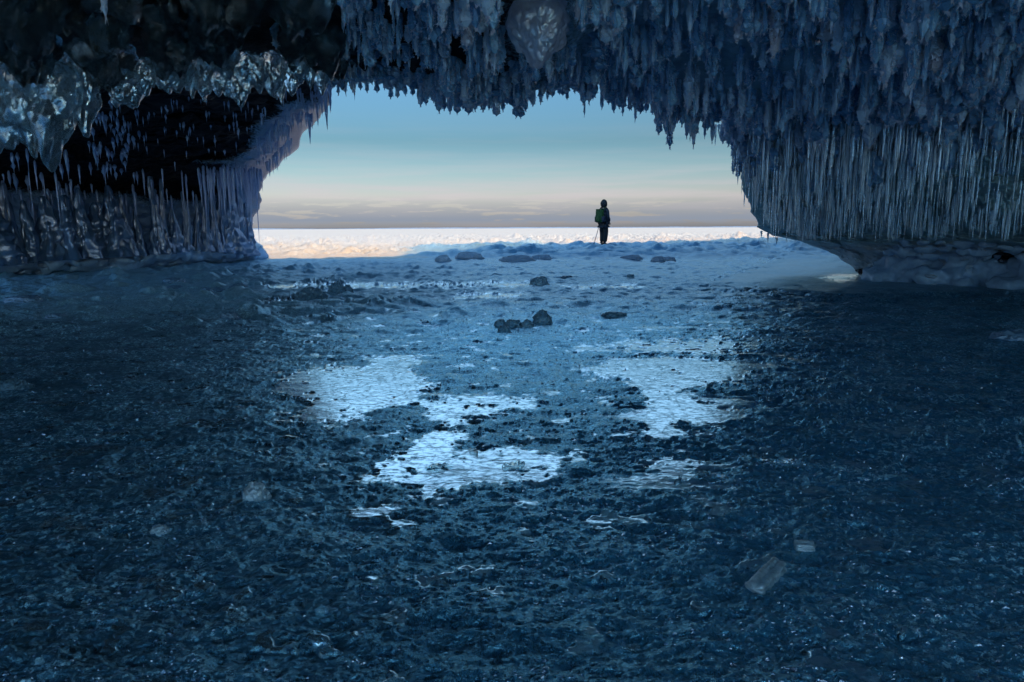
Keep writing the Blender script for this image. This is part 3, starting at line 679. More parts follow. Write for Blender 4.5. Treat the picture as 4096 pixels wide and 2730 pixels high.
for vx, vy, lp, w in [(757, 196, 62, 9), (747, 200, 95, 10), (738, 205, 60, 8), (732, 203, 50, 7), (709, 262, 68, 9), (716, 262, 35, 6), (728, 240, 50, 6), (650, 205, 40, 7), (656, 205, 28, 5), (683, 205, 32, 6), (690, 205, 25, 5), (646, 288, 38, 8), (661, 290, 45, 9), (655, 285, 24, 6), (634, 285, 40, 8), (703, 262, 32, 6), (600, 262, 30, 6), (620, 300, 40, 8)]:
    add_w(vx, vy, lp, w, False, D=float(np.interp(vy, [195, 260, 300], [11.2, 12.8, 14.2])))
for k in range(14): add_w(random.uniform(-80, 420), random.uniform(420, 480), random.uniform(30, 75), random.uniform(4, 8), False, .3)
for vx in list(range(-30, 345, 19)) + list(range(345, 600, 12)): add_w(vx + random.uniform(-5, 5), random.uniform(370, 450), 20 + 100 * random.random() ** 1.5, random.uniform(2.5, 7.5), False, random.uniform(.2, .6))
for k in range(130): vx = random.uniform(590, 740); add_w(vx, float(np.interp(vx, [600, 640, 700, 740], [372, 318, 262, 205])) + random.uniform(-58, 4), random.uniform(10, 30), random.uniform(2.5, 5), k % 2 == 0, .1)
def w_label(it):
    vx, vy = to_view(it[0], it[1], it[2])
    if vy < 375 and vx > 625: return 'long white icicle hanging against the sky or rock at the left edge of the opening', 'white icicles at the left edge of the opening'
    if vy < 375 and vx > 350: return 'small white spindle icicle stuck to the black rock below the glassy lumps', 'white icicles on the black rock'
    if vy < 375: return 'blunt pale icicle in the dense blue patch left of the black rock', 'blunt icicles left of the black rock'
    if vx > 425 and vy < 440: return 'thin white icicle in the row hanging below the snowy ledge of the left wall', 'white icicles below the snowy ledge'
    return 'dim blue icicle on the shadowy far left wall', 'dim icicles on the far left wall'
place_kind(wi, DROP + DROPL, M_white, 'white_icicle', w_label, 'icicle', None, 300, 'white_icicles_mass', 'mass of small white icicles on the left wall')

# ------------------------------------------------------------------ ice lumps (blobs)
def blob_mesh(name, rx, ry, rz, seed, sub=5, amp=.25, freq=1.6, point=0., flat=0., ridge=0.):
    bm = bmesh.new(); bmesh.ops.create_icosphere(bm, subdivisions=sub, radius=1)
    V = np.array([v.co[:] for v in bm.verts])
    n = fbm(V[:, 0] * freq + seed, V[:, 1] * freq + seed * 2, V[:, 2] * freq, 3)
    n2_ = np.abs(fbm(V[:, 0] * freq * 2.3 + seed, V[:, 1] * freq * 2.3, V[:, 2] * freq * 2.3 + seed, 2))
    r = 1 + amp * n + ridge * n2_
    V = V * r[:, None]
    if point: # pull the underside into drip points
        b = np.clip(-V[:, 2], 0, 1); k = .5 + .5 * np.cos(V[:, 0] * 5 + seed); V[:, 2] -= point * b ** 2 * k; V[:, :1] *= (1 - .35 * point * b)[:, None]
    if flat: V[:, 2] = np.where(V[:, 2] < 0, V[:, 2] * (1 - flat), V[:, 2])
    V *= np.array([rx, ry, rz])
    for v, c in zip(bm.verts, V): v.co = c
    for f_ in bm.faces: f_.smooth = True
    me = bpy.data.meshes.new(name); bm.to_mesh(me); bm.free(); return me
lumps = [(-30,225,60,85,'pale grey glassy ice lump cut by the left edge of the picture'),(42,232,58,88,'large pale grey glassy lump second in line from the left edge'),(112,232,66,100,'largest pale glassy ice lump ending in two drip points far left'),
 (178,200,46,72,'tall glassy ice lump on the right flank of the largest far left lump'),(222,142,44,56,'round dark glass lump with a bright rim above the far left lumps'),(270,140,40,46,'rounded glassy lump just right of the round dark one'),
 (288,200,38,38,'frosty low lump with thin icicles under it left of the black rock'),(335,168,26,32,'small glassy lump between the frosty low lump and the middle row'),(378,176,26,26,'small clear lump in the middle row above black rock'),
 (412,160,28,34,'clear lump with a bright upper edge in the middle row'),(440,192,16,18,'tiny clear pendant lump below the middle row'),(455,150,32,42,'bright triangular clear lump in the middle row'),(468,200,18,18,'small clear drip lump hanging beside the bright triangular lump'),
 (505,125,38,36,'high clear lump with a white glint above the middle row'),(508,185,26,24,'clear lump under the high one with the white glint'),(543,188,30,36,'brightest clear lump with a pointed double bottom'),(575,160,34,40,'broad clear lump right of the brightest one'),
 (622,160,34,42,'broad bubbly clear lump above three white icicles'),(640,196,16,26,'drip shaped lump ending in a thin icicle'),(672,160,30,38,'bubbly clear lump near the right end of the lump row'),(705,140,26,36,'clear lump with a bright notch near the right end of the row'),
 (738,120,20,34,'tall narrow clear lump with a pink white top'),(735,170,24,28,'rough frosty lump above the edge icicles'),(772,160,26,28,'last frosty clear lump where the row meets the sky'),(800,110,34,34,'dark rounded glass lump above the last frosty lump')]
for i, (vx, vy, rx, rz, lab) in enumerate(lumps):
    D = float(np.interp(vx, lx, lD)) - .25 - random.uniform(0, .25)
    p = at(vx, vy, D); rxm, rzm = pxm(rx, D) * 1.02, pxm(rz, D) * .92
    o = link('ice_lump', blob_mesh('ice_lump', rxm, rxm * .7, rzm, i * 3.7, 5, .26, 1.5, .55 if rx > 22 else .9, 0, .07), M_lump if lab.find('dark') < 0 else M_lumpdark)
    o.location = p; tag(o, lab, 'ice lump', 'glassy ice lumps hanging from the left of the ceiling')
for k in range(46):
    vx = random.uniform(-60, 830); D = float(np.interp(vx, lx, lD)) - random.uniform(.5, 2.0); x = float(ray(vx, 80)[0] / ray(vx, 80)[1] * D)
    zc = float(ceil_z(np.array(x), np.array(D))); r = random.uniform(.10, .24)
    o = link('ice_lump', blob_mesh('ice_lump', r, r * .8, r * random.uniform(.8, 1.2), 50 + k, 4, .3, 1.6, .5, 0, .15), M_lumpdark)
    o.location = (x, D, zc - r * .35); tag(o, 'dark glassy ice lump bulging from the black ceiling at the top left', 'ice lump', 'dark glassy lumps on the ceiling at the top left')
# big lump in the middle
D = 6.0; p = at(1238, 50, D)
o = link('ice_lump', blob_mesh('ice_lump', pxm(66, D), .15, pxm(72, D), 12.3, 6, .16, 1.2, .30, 0, .12), clear_mat('cloudy_ice', c=(.7, .72, .78), cloud=.85, rough=.3, gl=.06, cc=(.62, .68, .84), bs=9, bd=.03))
o.location = p; tag(o, 'big rounded grey ice lump hanging from the ceiling above the middle of the opening', 'ice lump')
for vx, vy, r, lab in ((1072, 8, 22, 'small clear ice lump at the top edge left of the big grey lump'), (1325, 18, 20, 'small clear ice lump at the top edge just right of the big grey lump'), (1890, 5, 40, 'shiny clear ice lump at the top edge right of centre'), (1905, 40, 20, 'glinting ice lump tapering into a pale frost cluster upper right'), (2150, 2, 40, 'clear ice lump at the top edge far right')):
    p = at(vx, vy, 5.9); o = link('ice_lump', blob_mesh('ice_lump', pxm(r, 5.9), pxm(r, 5.9), pxm(r * 1.2, 5.9), vx * .1, 5, .25, 1.7, .7, 0, .15), M_lump); o.location = p; tag(o, lab, 'ice lump')

# ------------------------------------------------------------------ frozen columns on the left wall
def column(vx, vtop, vbot, w0, w1, lab, D=None):
    pb = hit((kdL, PLs), vx, vbot); D = float(pb[1]) - .05 if D is None else D
    a = at(vx, vtop, D + .1); b = at(vx, vbot, D); L_ = float(a[2] - b[2]); prof = []
    nr = 40
    for i in range(nr):
        t = i / (nr - 1); w = w0 * (.25 + .45 * min(1, t * 2.2) + .30 * t) + (w1 - w0) * t ** 5; r = pxm(w, D) * .5 * (1 + .05 * math.sin(t * 14 + vx)) * (.6 if i == 0 else 1)
        prof.append((-t * L_, r, .03 * math.sin(t * 5 + vx), 0))
    V, Fq = tube(prof, 40, .35, vx * .13)
    an = np.arctan2(V[:, 1], V[:, 0]); k = 1 + .5 * fbm(np.cos(an) * 2.2 + vx, np.sin(an) * 2.2, V[:, 2] * .5, 3) + .22 * fbm(np.cos(an) * 3 + vx, np.sin(an) * 3, V[:, 2] * 3.5, 3); V[:, :2] *= k[:, None]
    o = link('frozen_drip', mesh_np('frozen_drip', V, Fq[:, ::-1], True), M_frost_dark); o.location = a; tag(o, lab, 'ice column', None if 'taller' in lab else 'frozen columns: ' + ('wall tip' if vx > 440 else 'middle' if vx > 330 else 'far left'))
for k, (vx, vt, vb, w0, w1) in enumerate([(560, 400, 588, 30, 50), (541, 410, 584, 18, 30), (524, 395, 582, 20, 34), (503, 400, 580, 18, 30), (486, 420, 580, 14, 24), (466, 400, 578, 14, 22), (447, 430, 576, 12, 26),
        (420, 440, 574, 12, 22), (395, 455, 580, 18, 40), (366, 400, 584, 12, 26), (343, 360, 584, 20, 44), (312, 470, 588, 20, 44), (280, 430, 590, 26, 48), (250, 400, 590, 22, 50), (215, 440, 592, 30, 54), (180, 400, 594, 24, 54), (145, 450, 596, 30, 60), (100, 420, 598, 30, 60), (55, 440, 602, 34, 60), (10, 410, 606, 30, 66), (-40, 430, 610, 40, 70)]):
    where = ['pale column of the cluster at the tip of the left wall beside the sunlit snow', 'dim flowing ice column between the wall tip and the lone flared one', 'shadowy ice column in the row on the dark far left wall'][0 if vx > 440 else 1 if vx > 330 else 2]
    lab = 'flared blue ice column standing taller than its neighbours on the left wall' if vx == 343 else where
    q_ = random.uniform(.8, 1.9); column(vx, vt + random.uniform(-15, 35) * (vx != 343), vb, w0 * q_, w1 * q_, lab)
# lumps of snow and ice banked along the foot of both walls
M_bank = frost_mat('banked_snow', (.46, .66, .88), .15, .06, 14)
cl_tex = bpy.data.textures.new('lumps', 'CLOUDS'); cl_tex.noise_scale = .09; cl_tex.noise_depth = 3
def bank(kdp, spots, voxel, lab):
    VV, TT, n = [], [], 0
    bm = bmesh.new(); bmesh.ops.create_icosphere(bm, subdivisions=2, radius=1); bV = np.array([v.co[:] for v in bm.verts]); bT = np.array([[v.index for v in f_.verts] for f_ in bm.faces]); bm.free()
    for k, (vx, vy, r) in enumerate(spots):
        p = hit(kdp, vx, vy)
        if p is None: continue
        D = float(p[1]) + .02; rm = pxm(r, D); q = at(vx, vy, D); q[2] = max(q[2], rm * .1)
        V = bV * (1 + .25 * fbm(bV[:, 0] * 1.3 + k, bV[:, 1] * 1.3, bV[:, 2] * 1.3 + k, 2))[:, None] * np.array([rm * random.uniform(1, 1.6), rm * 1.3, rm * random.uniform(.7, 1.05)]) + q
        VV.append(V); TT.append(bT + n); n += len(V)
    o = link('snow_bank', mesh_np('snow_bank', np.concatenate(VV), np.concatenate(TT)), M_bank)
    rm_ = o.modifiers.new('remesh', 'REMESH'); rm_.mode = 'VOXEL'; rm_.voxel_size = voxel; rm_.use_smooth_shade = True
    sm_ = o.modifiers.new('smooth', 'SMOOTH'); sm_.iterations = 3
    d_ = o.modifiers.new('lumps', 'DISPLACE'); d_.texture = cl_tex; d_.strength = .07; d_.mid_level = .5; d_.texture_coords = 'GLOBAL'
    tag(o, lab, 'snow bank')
sp_ = []
for k in range(420):
    vx = 1990 + 620 * random.random(); foot = np.interp(vx, [1985, 2060, 2200, 2353, 3000], [644, 652, 660, 668, 704]); up_ = random.random() ** 1.2
    sp_.append((vx, foot - 3 - up_ * min(100, 10 + (vx - 1985) * 1.05), random.uniform(7, 17) * (1.15 - .5 * up_)))
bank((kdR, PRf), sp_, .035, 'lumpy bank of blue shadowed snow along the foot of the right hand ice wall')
sp_ = []
for k in range(300):
    vx = random.uniform(-90, 603); foot = np.interp(vx, [-900, 0, 330, 490, 592], [690, 633, 615, 602, 593]); up_ = random.random() ** 1.2
    sp_.append((vx, foot - 2 - up_ * (30 + 8 * math.sin(vx * .02)), random.uniform(5, 12) * (1.1 - .4 * up_)))
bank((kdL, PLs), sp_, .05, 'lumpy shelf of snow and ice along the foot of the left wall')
# ------------------------------------------------------------------ blocks and boulders on the ice
def boulder(vx, vy, w, h, mat, name, lab, cat, seed, group=None, amp=.22, ridge=.14, sub=5, sq=0):
    """vy = view row of its foot; w, h = width and height in view pixels"""
    x, y = on_floor(vx, vy)
    if y > 18: y = min(y, 34)
    for _ in range(4):
        x2, y2 = on_floor(vx, vy, gz(x, y)); x, y = .5 * (x + x2), .5 * (y + y2)
    rx = pxm(w, y) * .5; rz = pxm(h, y) * (.62 if name == 'snow_boulder' else .82)
    me = blob_mesh(name, rx, rx * .7, rz * .92, seed, sub, amp, 1.5, 0, .6, ridge)
    o = link(name, me, mat); o.location = (x, y, gz(x, y) + rz * .04 - .005); tag(o, lab, cat, group); return o
B = boulder
SB = 'snow_boulder'; IB = 'ice_block'
B(1018, 600, 34, 24, M_snow, SB, 'small upright snow boulder at the left end of the snow mound', 'snow boulder', 1)
B(1077, 593, 60, 20, M_snow, SB, 'flat topped snow boulder just right of the small upright one', 'snow boulder', 2)
B(1190, 602, 80, 24, M_snow, SB, 'wide rounded snow boulder in front of the middle of the mound', 'snow boulder', 4)
B(1245, 596, 50, 18, M_snow, SB, 'snow boulder behind the right shoulder of the wide rounded one', 'snow boulder', 5)
B(1452, 597, 46, 18, M_snow, SB, 'domed snow boulder with a teal hollow below and right of the walker', 'snow boulder', 8)
B(1512, 600, 34, 20, M_snow, SB, 'rounded snow boulder to the right of the domed one', 'snow boulder', 9)
B(1535, 600, 34, 15, M_snow, SB, 'snow boulder leaning against the rounded one at the right end', 'snow boulder', 10)
B(718, 682, 66, 32, M_block, IB, 'dark pyramid shaped ice block in the pair left of centre', 'ice block', 21, ridge=.25)
B(775, 676, 40, 32, M_block, IB, 'jagged dark ice block on the right of the pyramid shaped one', 'ice block', 22, ridge=.3)
B(800, 672, 24, 22, M_block, IB, 'small upright ice piece at the right end of the dark pair', 'ice block', 23, ridge=.3)
B(1240, 656, 42, 24, M_block, IB, 'single dark ice block standing alone below the walker', 'ice block', 25, ridge=.25)
B(1303, 640, 34, 9, M_block, IB, 'low dark ice lump just behind the single dark block', 'ice block', 26)
B(1449, 637, 16, 9, M_block, IB, 'tiny dark ice lump right of the low one', 'ice block', 27)
B(1246, 742, 40, 34, M_block, IB, 'tallest dark block at the right of the rounded ice cluster', 'ice block', 29, ridge=.25)
B(1180, 752, 44, 26, M_block, IB, 'domed glassy block in the middle of the rounded cluster', 'ice block', 30, ridge=.1)
B(1212, 750, 30, 20, M_block, IB, 'rounded block between the dome and the tallest block', 'ice block', 31, ridge=.1)
B(1150, 748, 28, 20, M_block, IB, 'rounded block at the left of the cluster', 'ice block', 32, ridge=.1)
B(1158, 762, 30, 20, M_block, IB, 'small rounded block at the front left of the cluster', 'ice block', 33, ridge=.1)
B(1412, 727, 58, 15, M_block, IB, 'flat dark ice hump right of the rounded cluster', 'ice block', 35)
B(400, 650, 50, 14, M_crust, IB, 'pale ice hump farthest back on the left', 'ice block', 37)
B(405, 664, 46, 12, M_crust, IB, 'pale ice hump in front of the farthest back one on the left', 'ice block', 38)
B(488, 668, 54, 15, M_crust, IB, 'pale ice hump in the middle of the left group', 'ice block', 39, ridge=.25)
B(550, 662, 40, 14, M_crust, IB, 'frosty hump left of the dark pyramid shaped block', 'ice block', 40, ridge=.25)
B(392, 726, 52, 15, M_block, IB, 'dark flat hump on the pale blue ice at the left', 'ice block', 41)
B(530, 733, 40, 20, M_crust, IB, 'snowy lump right of the dark flat hump', 'ice block', 42, ridge=.25)
B(130, 730, 50, 14, M_crust, IB, 'low frosty hump near the left edge', 'ice block', 43)
B(55, 692, 76, 17, M_crust, IB, 'long frosty hump at the left edge below the rock wall', 'ice block', 44, ridge=.25)
B(28, 895, 74, 34, M_block, IB, 'frosted ice lump cut by the left edge of the picture', 'ice block', 45, ridge=.25)
B(2330, 778, 90, 26, M_crust, IB, 'heap of crushed ice at the right edge of the picture', 'ice block', 46, ridge=.3)
B(715, 963, 22, 18, M_chunk, 'ice_chunk', 'tiny clear ice chunk on the near edge of the big bright patch', 'ice chunk', 47)
B(589, 1145, 62, 54, M_chunk, 'ice_chunk', 'rounded clear ice chunk standing on the dark ice in the left foreground', 'ice chunk', 48, amp=.2, ridge=.15)
B(367, 1222, 44, 24, M_chunk, 'ice_chunk', 'small clear chunk nearer and left of the rounded one', 'ice chunk', 49)
B(1655, 1180, 44, 34, M_block, 'ice_chunk', 'dull translucent ice chunk beside the right hand white cracks', 'ice chunk', 50)
def ribbed(vx, vy, lpx, wpx, ang, seed, lab, ribs=2):
    x, y = on_floor(vx, vy); L_ = pxm(lpx, y) * 1.12; W = pxm(wpx, y) * 1.0; nr, ns = 46, 36; V = []
    for i in range(nr):
        t = i / (nr - 1); s = 1.0 if .08 < t < .92 else (.55 + .45 * math.sqrt(max(0, 1 - ((.08 - min(t, 1 - t)) / .08) ** 2)))
        if i in (0, nr - 1): s *= .05
        for j in range(ns):
            a = 2 * math.pi * j / ns; c, si = math.cos(a), math.sin(a)
            r = .5 * (abs(c) ** 2.3 + abs(si) ** 2.3) ** (-1 / 2.3) * (1 + .20 * math.cos(a * 5 + .9)) * s
            r *= 1 + .12 * float(pn(t * 9, a * 1.5, seed))
            V.append(((t - .5) * L_, c * r * W, si * r * W * .75))
    V = np.array(V); o = link('ice_chunk', mesh_np('ice_chunk', V, grid_faces(nr, ns, True), True), M_chunk)
    o.location = (x, y, gz(x, y) + W * .30); o.rotation_euler = (.12, 0, ang); tag(o, lab, 'ice chunk'); return o
ribbed(1762, 1325, 150, 44, .86, 3.3, 'ribbed clear bar of ice lying on dark ice in the right foreground')
ribbed(1848, 1258, 42, 28, -.15, 5.1, 'small pale ice stub just behind the ribbed clear bar')
# thin ice splinters lying about
spl = [(1180,1070,60,12),(1090,1040,44,-40),(1560,1105,40,35),(1010,1075,70,8),(1700,1160,44,40),(1640,1095,100,-22),(1760,1045,100,10),(1800,1065,110,-8),(1590,1130,60,12),(700,1385,44,-38),(745,1400,60,3),(1010,1335,60,-30),(1580,1215,70,8),(1850,990,70,20),(1900,1185,60,35),(760,1480,70,-25),(1545,1330,60,20),(1620,1325,60,-14),(2170,980,24,70),(1450,1480,40,0)]
for i, (vx, vy, l, a) in enumerate(spl):
    x, y = on_floor(vx, vy); ln = pxm(l, y); w = pxm(3, y)
    dx, dy = ln, 0; ang = math.atan2(math.tan(math.radians(a)) * 2.2, 1); c, s = math.cos(ang), math.sin(ang)
    ln = min(ln, .35); V = []
    for t in np.linspace(-.5, .5, 9):
        k = (1 - abs(t * 2) ** 3) * (1 + .3 * math.sin(t * 17 + i)); bx = x + t * ln * c + .01 * math.sin(t * 6 + i); by = y + t * ln * s; bz = gz(bx, by)
        V += [(bx - s * w * .5 * k, by + c * w * .5 * k, bz + .002), (bx, by, bz + .012 * k + .006), (bx + s * w * .5 * k, by - c * w * .5 * k, bz + .002), (bx, by, bz - .004)]
    o = link('ice_splinter', mesh_np('ice_splinter', V, grid_faces(9, 4, True), False), M_lump)
    side = 'left of the middle' if vx < 900 else 'in the middle' if vx < 1350 else 'on the right'
    tag(o, 'thin white ice splinter lying flat on the dark ice ' + side, 'ice splinter', 'ice splinters ' + side)

# crumbs of broken ice strewn over the crust
nC = 36000
cyv = 1.05 + 8.5 * rng.random(nC) ** 1.7; cxv = (rng.random(nC) * 2 - 1) * (cyv * .85 + .3)
dn = fbm2(cxv * 2.2, cyv * 2.2, 33, 4, .6); keep = rng.random(nC) < ss(-.25, .45, dn) + .06
cxv, cyv = cxv[keep], cyv[keep]; hh, _, gg = ground_h(cxv[None], cyv[None], True); hh, gg = hh[0], gg[0]
k2 = (gg < .3) | (rng.random(len(gg)) < .08); cxv, cyv, hh = cxv[k2], cyv[k2], hh[k2]; nC = len(cxv)
sz = .0013 + .0036 * rng.random(nC) ** 4 + .0004 * cyv
base = np.array([(1, 0, -.3), (-.5, .87, -.3), (-.5, -.87, -.3), (.2, .1, .9), (-.3, -.2, .7)])
Vc = np.repeat(base[None], nC, 0) * (.5 + rng.random((nC, 5, 3))); an = rng.random(nC) * 6.28; c_, s_ = np.cos(an)[:, None], np.sin(an)[:, None]
Vx = (Vc[..., 0] * c_ - Vc[..., 1] * s_) * (1 + rng.random(nC)[:, None] * 1.5); Vy = Vc[..., 0] * s_ + Vc[..., 1] * c_
Vc = np.stack([Vx * sz[:, None] + cxv[:, None], Vy * sz[:, None] + cyv[:, None], Vc[..., 2] * sz[:, None] * .9 + hh[:, None]], -1)
Tb = np.array([(0, 1, 3), (1, 2, 4), (2, 0, 3), (1, 4, 3), (2, 3, 4), (0, 2, 1)])
cr = link('ice_crumbs', mesh_np('ice_crumbs', Vc.reshape(-1, 3), (Tb[None] + 5 * np.arange(nC)[:, None, None]).reshape(-1, 3), False), frost_mat('crumb_ice', (.16, .38, .60), .6, .5, 80))
tag(cr, 'glittering crumbs of broken ice strewn over the dark floor', 'ice crumbs', kind='stuff')

# ------------------------------------------------------------------ person
D = 28.0; pf = at(1386, 567, D); PX, PZ = float(pf[0]), float(pf[2])
gp = gz(PX, D); PZ = gp
M_jack = plain('dark_jacket', (.010, .012, .02)); M_trous = plain('black_trousers', (.008, .008, .009)); M_skin = plain('skin', (.35, .2, .14), .5)
M_hat = plain('dark_hood', (.014, .010, .010)); M_boot = plain('dark_boots', (.012, .012, .012)); M_green = plain('green_fabric', (.02, .065, .008)); M_grey = plain('grey_pocket', (.03, .03, .05)); M_metal = plain('pole_metal', (.35, .35, .4), .35, metal=.7)
def skin(name, verts, edges, radii, mat, parent, sub=2, root=0):
    me = bpy.data.meshes.new(name); me.from_pydata(verts, edges, []); o = link(name, me, mat, parent)
    md = o.modifiers.new('skin', 'SKIN'); me.skin_vertices[0].data[root].use_root = True
    for v, r in zip(me.skin_vertices[0].data, radii): v.radius = (r, r) if not isinstance(r, tuple) else r
    md.use_smooth_shade = True; s = o.modifiers.new('sub', 'SUBSURF'); s.levels = sub; s.render_levels = sub
    return o
per = empty('person', (PX, D, PZ)); per.rotation_euler = (0, 0, math.radians(-48))
tag(per, 'person in a dark jacket and hood standing on the snow mound with a green backpack', 'person')
# local: faces +y (away), turned toward the right of the picture
sk = [(0,0,.95),(0,.02,1.12),(0,0,1.30),(0,-.01,1.43),(0,.01,1.52),(0,.03,1.60),(0,.035,1.69),
      (.10,0,.90),(.105,.03,.50),(.10,-.02,.09),(.10,.13,.05),
      (-.10,0,.90),(-.10,.04,.50),(-.085,-.02,.09),(-.085,.13,.05),
      (.19,-.01,1.42),(.245,-.05,1.14),(.20,.12,.96),(.17,.17,.93),
      (-.19,-.01,1.42),(-.25,-.06,1.15),(-.28,.03,.93),(-.28,.06,.87)]
ed = [(0,1),(1,2),(2,3),(3,4),(4,5),(5,6),(0,7),(7,8),(8,9),(9,10),(0,11),(11,12),(12,13),(13,14),(3,15),(15,16),(16,17),(17,18),(3,19),(19,20),(20,21),(21,22)]
rd = [.14,.125,.15,.09,.055,.085,.08,.095,.065,.045,.035,.095,.065,.045,.035,.06,.045,.035,.03,.06,.045,.035,.03]
body = skin('body', sk, ed, rd, M_skin, per)
def fingers(cx, cy, cz, sgn):
    vs, es, rs = [(cx, cy, cz)], [], [.022]
    for k, ln in enumerate((.066, .075, .070, .056)):
        b = len(vs); ox = (k - 1.5) * .019
        vs += [(cx + ox, cy + .012, cz - .035), (cx + ox, cy + .03, cz - .035 - ln * .45), (cx + ox, cy + .012, cz - .035 - ln * .8), (cx + ox, cy - .008, cz - .03 - ln * .7)]
        es += [(0, b), (b, b + 1), (b + 1, b + 2), (b + 2, b + 3)]; rs += [.0095, .009, .0085, .008]
    b = len(vs); vs += [(cx + sgn * .03, cy - .005, cz - .012), (cx + sgn * .035, cy + .012, cz - .045), (cx + sgn * .018, cy + .02, cz - .06)]
    es += [(0, b), (b, b + 1), (b + 1, b + 2)]; rs += [.011, .0095, .0085]; return vs, es, rs
skin('hand', *fingers(-.28, .07, .87, 1), M_skin, per, 1); skin('hand', *fingers(.165, .18, .93, -1), M_skin, per, 1)
fx = bmesh.new()       # face: nose, brow and ears as one small mesh on the head
for c, sc_ in (((0, .135, 1.635), (.014, .022, .026)), ((-.085, .03, 1.64), (.012, .02, .032)), ((.085, .03, 1.64), (.012, .02, .032)), ((.03, .112, 1.66), (.014, .01, .009)), ((-.03, .112, 1.66), (.014, .01, .009)), ((0, .115, 1.59), (.026, .012, .008))):
    bmesh.ops.create_uvsphere(fx, u_segments=12, v_segments=8, radius=1, matrix=Matrix.Translation(c) @ Matrix.Diagonal((*sc_, 1)))
me = bpy.data.meshes.new('face'); fx.to_mesh(me); fx.free(); link('face', me, M_skin, per)
jv = [(0,0,.92),(0,.02,1.08),(0,0,1.30),(0,-.01,1.44),(0,0,1.52),(.20,-.01,1.41),(.265,-.05,1.14),(.22,.11,.97),(-.20,-.01,1.41),(-.27,-.06,1.15),(-.285,.02,.96),(0,0,.80)]
je = [(0,1),(1,2),(2,3),(3,4),(3,5),(5,6),(6,7),(3,8),(8,9),(9,10),(0,11)]
skin('jacket', jv, je, [(.215,.16),(.20,.15),(.215,.155),(.12,.10),.08,.085,.07,.058,.085,.07,.058,(.22,.165)], M_jack, per)
tv = [(0,0,.88),(.10,0,.84),(.11,.03,.50),(.085,-.01,.13),(-.10,0,.84),(-.095,.04,.50),(-.07,-.01,.13)]
skin('trousers', tv, [(0,1),(1,2),(2,3),(0,4),(4,5),(5,6)], [.15,.125,.10,.085,.125,.10,.085], M_trous, per)
for sx in (.085, -.07): skin('boot', [(sx, -.04, .06), (sx, .06, .055), (sx, .16, .045), (sx, -.02, .16)], [(0, 1), (1, 2), (0, 3)], [.055, .05, .042, .06], M_boot, per)
me = blob_mesh('hood', .135, .145, .18, 3.1, 4, .05); hd = link('hood', me, M_hat, per); hd.location = (0, 0, 1.665)
bp = empty('backpack', (PX, D, PZ)); bp.rotation_euler = per.rotation_euler
tag(bp, 'green backpack with dark side pockets on the back of the standing person', 'backpack')
def rbox(name, c, s, mat, par, sub=2):
    bm = bmesh.new(); bmesh.ops.create_cube(bm, size=1, matrix=Matrix.Translation(c) @ Matrix.Diagonal((*s, 1)))
    bmesh.ops.bevel(bm, geom=bm.edges[:], offset=min(s) * .32, segments=4, profile=.5, affect='EDGES')
    for f_ in bm.faces: f_.smooth = True
    me = bpy.data.meshes.new(name); bm.to_mesh(me); bm.free(); return link(name, me, mat, par)
rbox('pack_body', (0, -.25, 1.17), (.32, .20, .50), M_green, bp); rbox('front_pocket', (0, -.36, 1.10), (.22, .08, .26), M_green, bp)
rbox('top_flap', (0, -.25, 1.425), (.27, .19, .07), M_green, bp)
for sx in (-1, 1):
    rbox('side_pocket', (sx * .18, -.24, 1.06), (.09, .14, .22), M_grey, bp)
    skin('shoulder_strap', [(sx * .10, -.17, 1.40), (sx * .12, -.02, 1.545), (sx * .12, .12, 1.45), (sx * .15, .16, 1.20), (sx * .17, .0, 1.02), (sx * .14, -.17, 1.0)], [(0, 1), (1, 2), (2, 3), (3, 4), (4, 5)], [(.03, .012)] * 6, M_green, bp, 1)
# two trekking poles held in the left hand, leaning out to the left
Rz = Matrix.Rotation(per.rotation_euler.z, 4, 'Z'); hw = Vector((PX, D, PZ)) + (Rz @ Vector((-.28, .08, .85)))
for k, (tx, ty) in enumerate(((1364, 559), (1366.5, 559.5))):
    tp_ = at(tx, ty, D - .1); foot = Vector((float(tp_[0]), D - .1 + .25 * k, gz(float(tp_[0]), D - .1) - .03)); topv = hw + Vector((.0 + .02 * k, 0, .03 + .05 * k)); dv = topv - foot
    ro = empty('trekking_pole', foot); ro.rotation_mode = 'QUATERNION'; ro.rotation_quaternion = Vector((0, 0, 1)).rotation_difference(dv)
    tag(ro, ('thin metal trekking pole, the nearer of two leaning left from the hand of the walker', 'thin metal trekking pole, the farther of two leaning left from the hand of the walker')[k], 'pole', 'trekking poles of the walker')
    def rod(name, z0, z1, r0, r1, mat):
        V, Fq = tube([(z0, .0005, 0, 0), (z0, r0, 0, 0), (z1, r1, 0, 0), (z1, .0005, 0, 0)], 12); return link(name, mesh_np(name, V, Fq, True), mat, ro)
    h_ = dv.length; rod('shaft', 0.0, h_ - .06, .006, .009, M_metal); rod('grip', h_ - .08, h_ + .05, .016, .018, M_boot); rod('basket', .07, .078, .03, .03, M_boot)

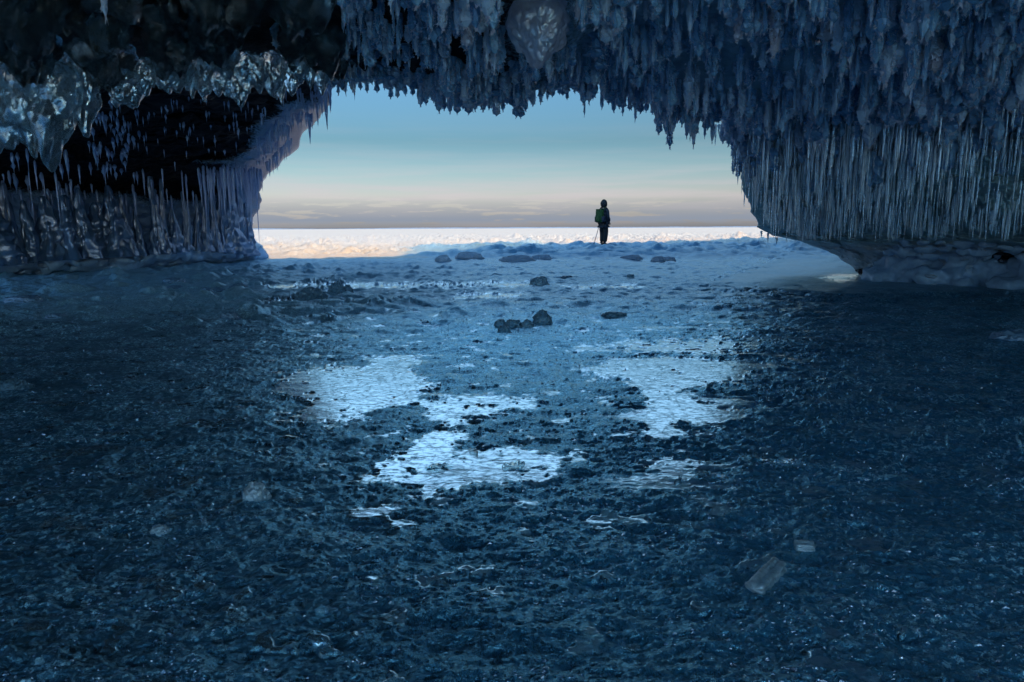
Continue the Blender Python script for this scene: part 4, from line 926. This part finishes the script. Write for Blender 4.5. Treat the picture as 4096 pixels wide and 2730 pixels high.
# ------------------------------------------------------------------ light
sv = Vector((6.0, -12.8, 0)).normalized(); EL = math.atan(7.5 / 14.14)
sd = Vector((sv.x * math.cos(EL), sv.y * math.cos(EL), math.sin(EL)))
sun_d = bpy.data.lights.new('sun', 'SUN'); sun_d.energy = 2.1; sun_d.angle = math.radians(.5); sun_d.color = (1, .64, .30)
sun = bpy.data.objects.new('sun', sun_d); COL.objects.link(sun); sun.rotation_mode = 'QUATERNION'; sun.rotation_quaternion = sd.to_track_quat('Z', 'Y'); sun.location = (20, -30, 30)
w = bpy.data.worlds.new('World'); scene.world = w; w.use_nodes = True; nt = w.node_tree; nt.nodes.clear()
out = nt.nodes.new('ShaderNodeOutputWorld'); bg = nt.nodes.new('ShaderNodeBackground'); bg.inputs[1].default_value = .15
sky = nt.nodes.new('ShaderNodeTexSky'); sky.sky_type = 'NISHITA'; sky.sun_disc = False; sky.sun_elevation = EL; sky.sun_rotation = math.atan2(sv.x, sv.y); sky.dust_density = 1.2; sky.ozone_density = 1.5; sky.air_density = 1.0
tc = nt.nodes.new('ShaderNodeTexCoord'); sep = nt.nodes.new('ShaderNodeSeparateXYZ'); L(nt, tc.outputs['Generated'], sep.inputs[0]); z = sep.outputs['Z']
tint = ramp(nt, z, [(0.0, (.20, .20, .27)), (.045, (.245, .225, .255)), (.08, (.17, .20, .215)), (.12, (.104, .154, .168)), (.20, (.13, .21, .25)), (.28, (.70, .79, .76)), (.50, (.86, .98, .96)), (.60, (.14, .24, .30)), (1., (.09, .17, .22))])  # band above the visible sky brightened as an added light for ice and floor
ysep = sep.outputs['Y']
mu = nt.nodes.new('ShaderNodeMix'); mu.data_type = 'RGBA'; mu.blend_type = 'MULTIPLY'; mu.inputs[0].default_value = 1; L(nt, sky.outputs[0], mu.inputs[6]); L(nt, tint, mu.inputs[7])
mu2 = nt.nodes.new('ShaderNodeMix'); mu2.data_type = 'RGBA'; mu2.blend_type = 'MULTIPLY'; mu2.inputs[0].default_value = 1; L(nt, mu.outputs[2], mu2.inputs[6]); sc_ = nt.nodes.new('ShaderNodeMix'); sc_.data_type = 'RGBA'; sc_.inputs[6].default_value = (1, 1, 1, 1); sc_.inputs[7].default_value = (.98, 1.6, 2.25, 1); L(nt, ramp(nt, math_n(nt, 'ADD', math_n(nt, 'MULTIPLY', ysep, .5), .5), [(.2, 1.), (.5, 0.)]), sc_.inputs[0]); L(nt, sc_.outputs[2], mu2.inputs[7])  # rear sky boosted blue, an unseen fill added for the cave
mp = nt.nodes.new('ShaderNodeMapping'); mp.inputs['Scale'].default_value = (7, 7, 60); L(nt, tc.outputs['Generated'], mp.inputs['Vector'])
cn = noise(nt, mp.outputs[0], 2.2, 6, .6)
win = ramp(nt, z, [(0.004, 0.), (.012, .95), (.022, .55), (.045, .0)])
cm = math_n(nt, 'MULTIPLY', ramp(nt, math_n(nt, 'ADD', cn, math_n(nt, 'MULTIPLY', win, .12)), [(.455, 0.), (.53, 1.)]), win)
mp2 = nt.nodes.new('ShaderNodeMapping'); mp2.inputs['Scale'].default_value = (2.5, 2.5, 38); mp2.inputs['Rotation'].default_value = (0, .05, 0); L(nt, tc.outputs['Generated'], mp2.inputs['Vector'])
ci = noise(nt, mp2.outputs[0], 2.0, 5, .55); wi2 = ramp(nt, z, [(0.01, 0.1), (.05, .45), (.09, .12), (.16, .0)])
cim = math_n(nt, 'MULTIPLY', ramp(nt, ci, [(.42, 0.), (.66, 1.)]), wi2)
c1 = mixc(nt, cim, mu2.outputs[2], (1.6, 1.38, 1.5)); c2 = mixc(nt, math_n(nt, 'MULTIPLY', cm, .95), c1, (.62, .73, .93))
L(nt, c2, bg.inputs[0]); L(nt, bg.outputs[0], out.inputs[0])
# ------------------------------------------------------------------ render settings
vs = scene.view_settings; vs.view_transform = 'Standard'; vs.look = 'None'; vs.gamma = 1; vs.exposure = 1.55
c = scene.cycles; c.max_bounces = 10; c.diffuse_bounces = 4; c.glossy_bounces = 4; c.transmission_bounces = 8; c.transparent_max_bounces = 8
c.caustics_reflective = True; c.caustics_refractive = True; c.sample_clamp_indirect = 6; c.use_denoising = True
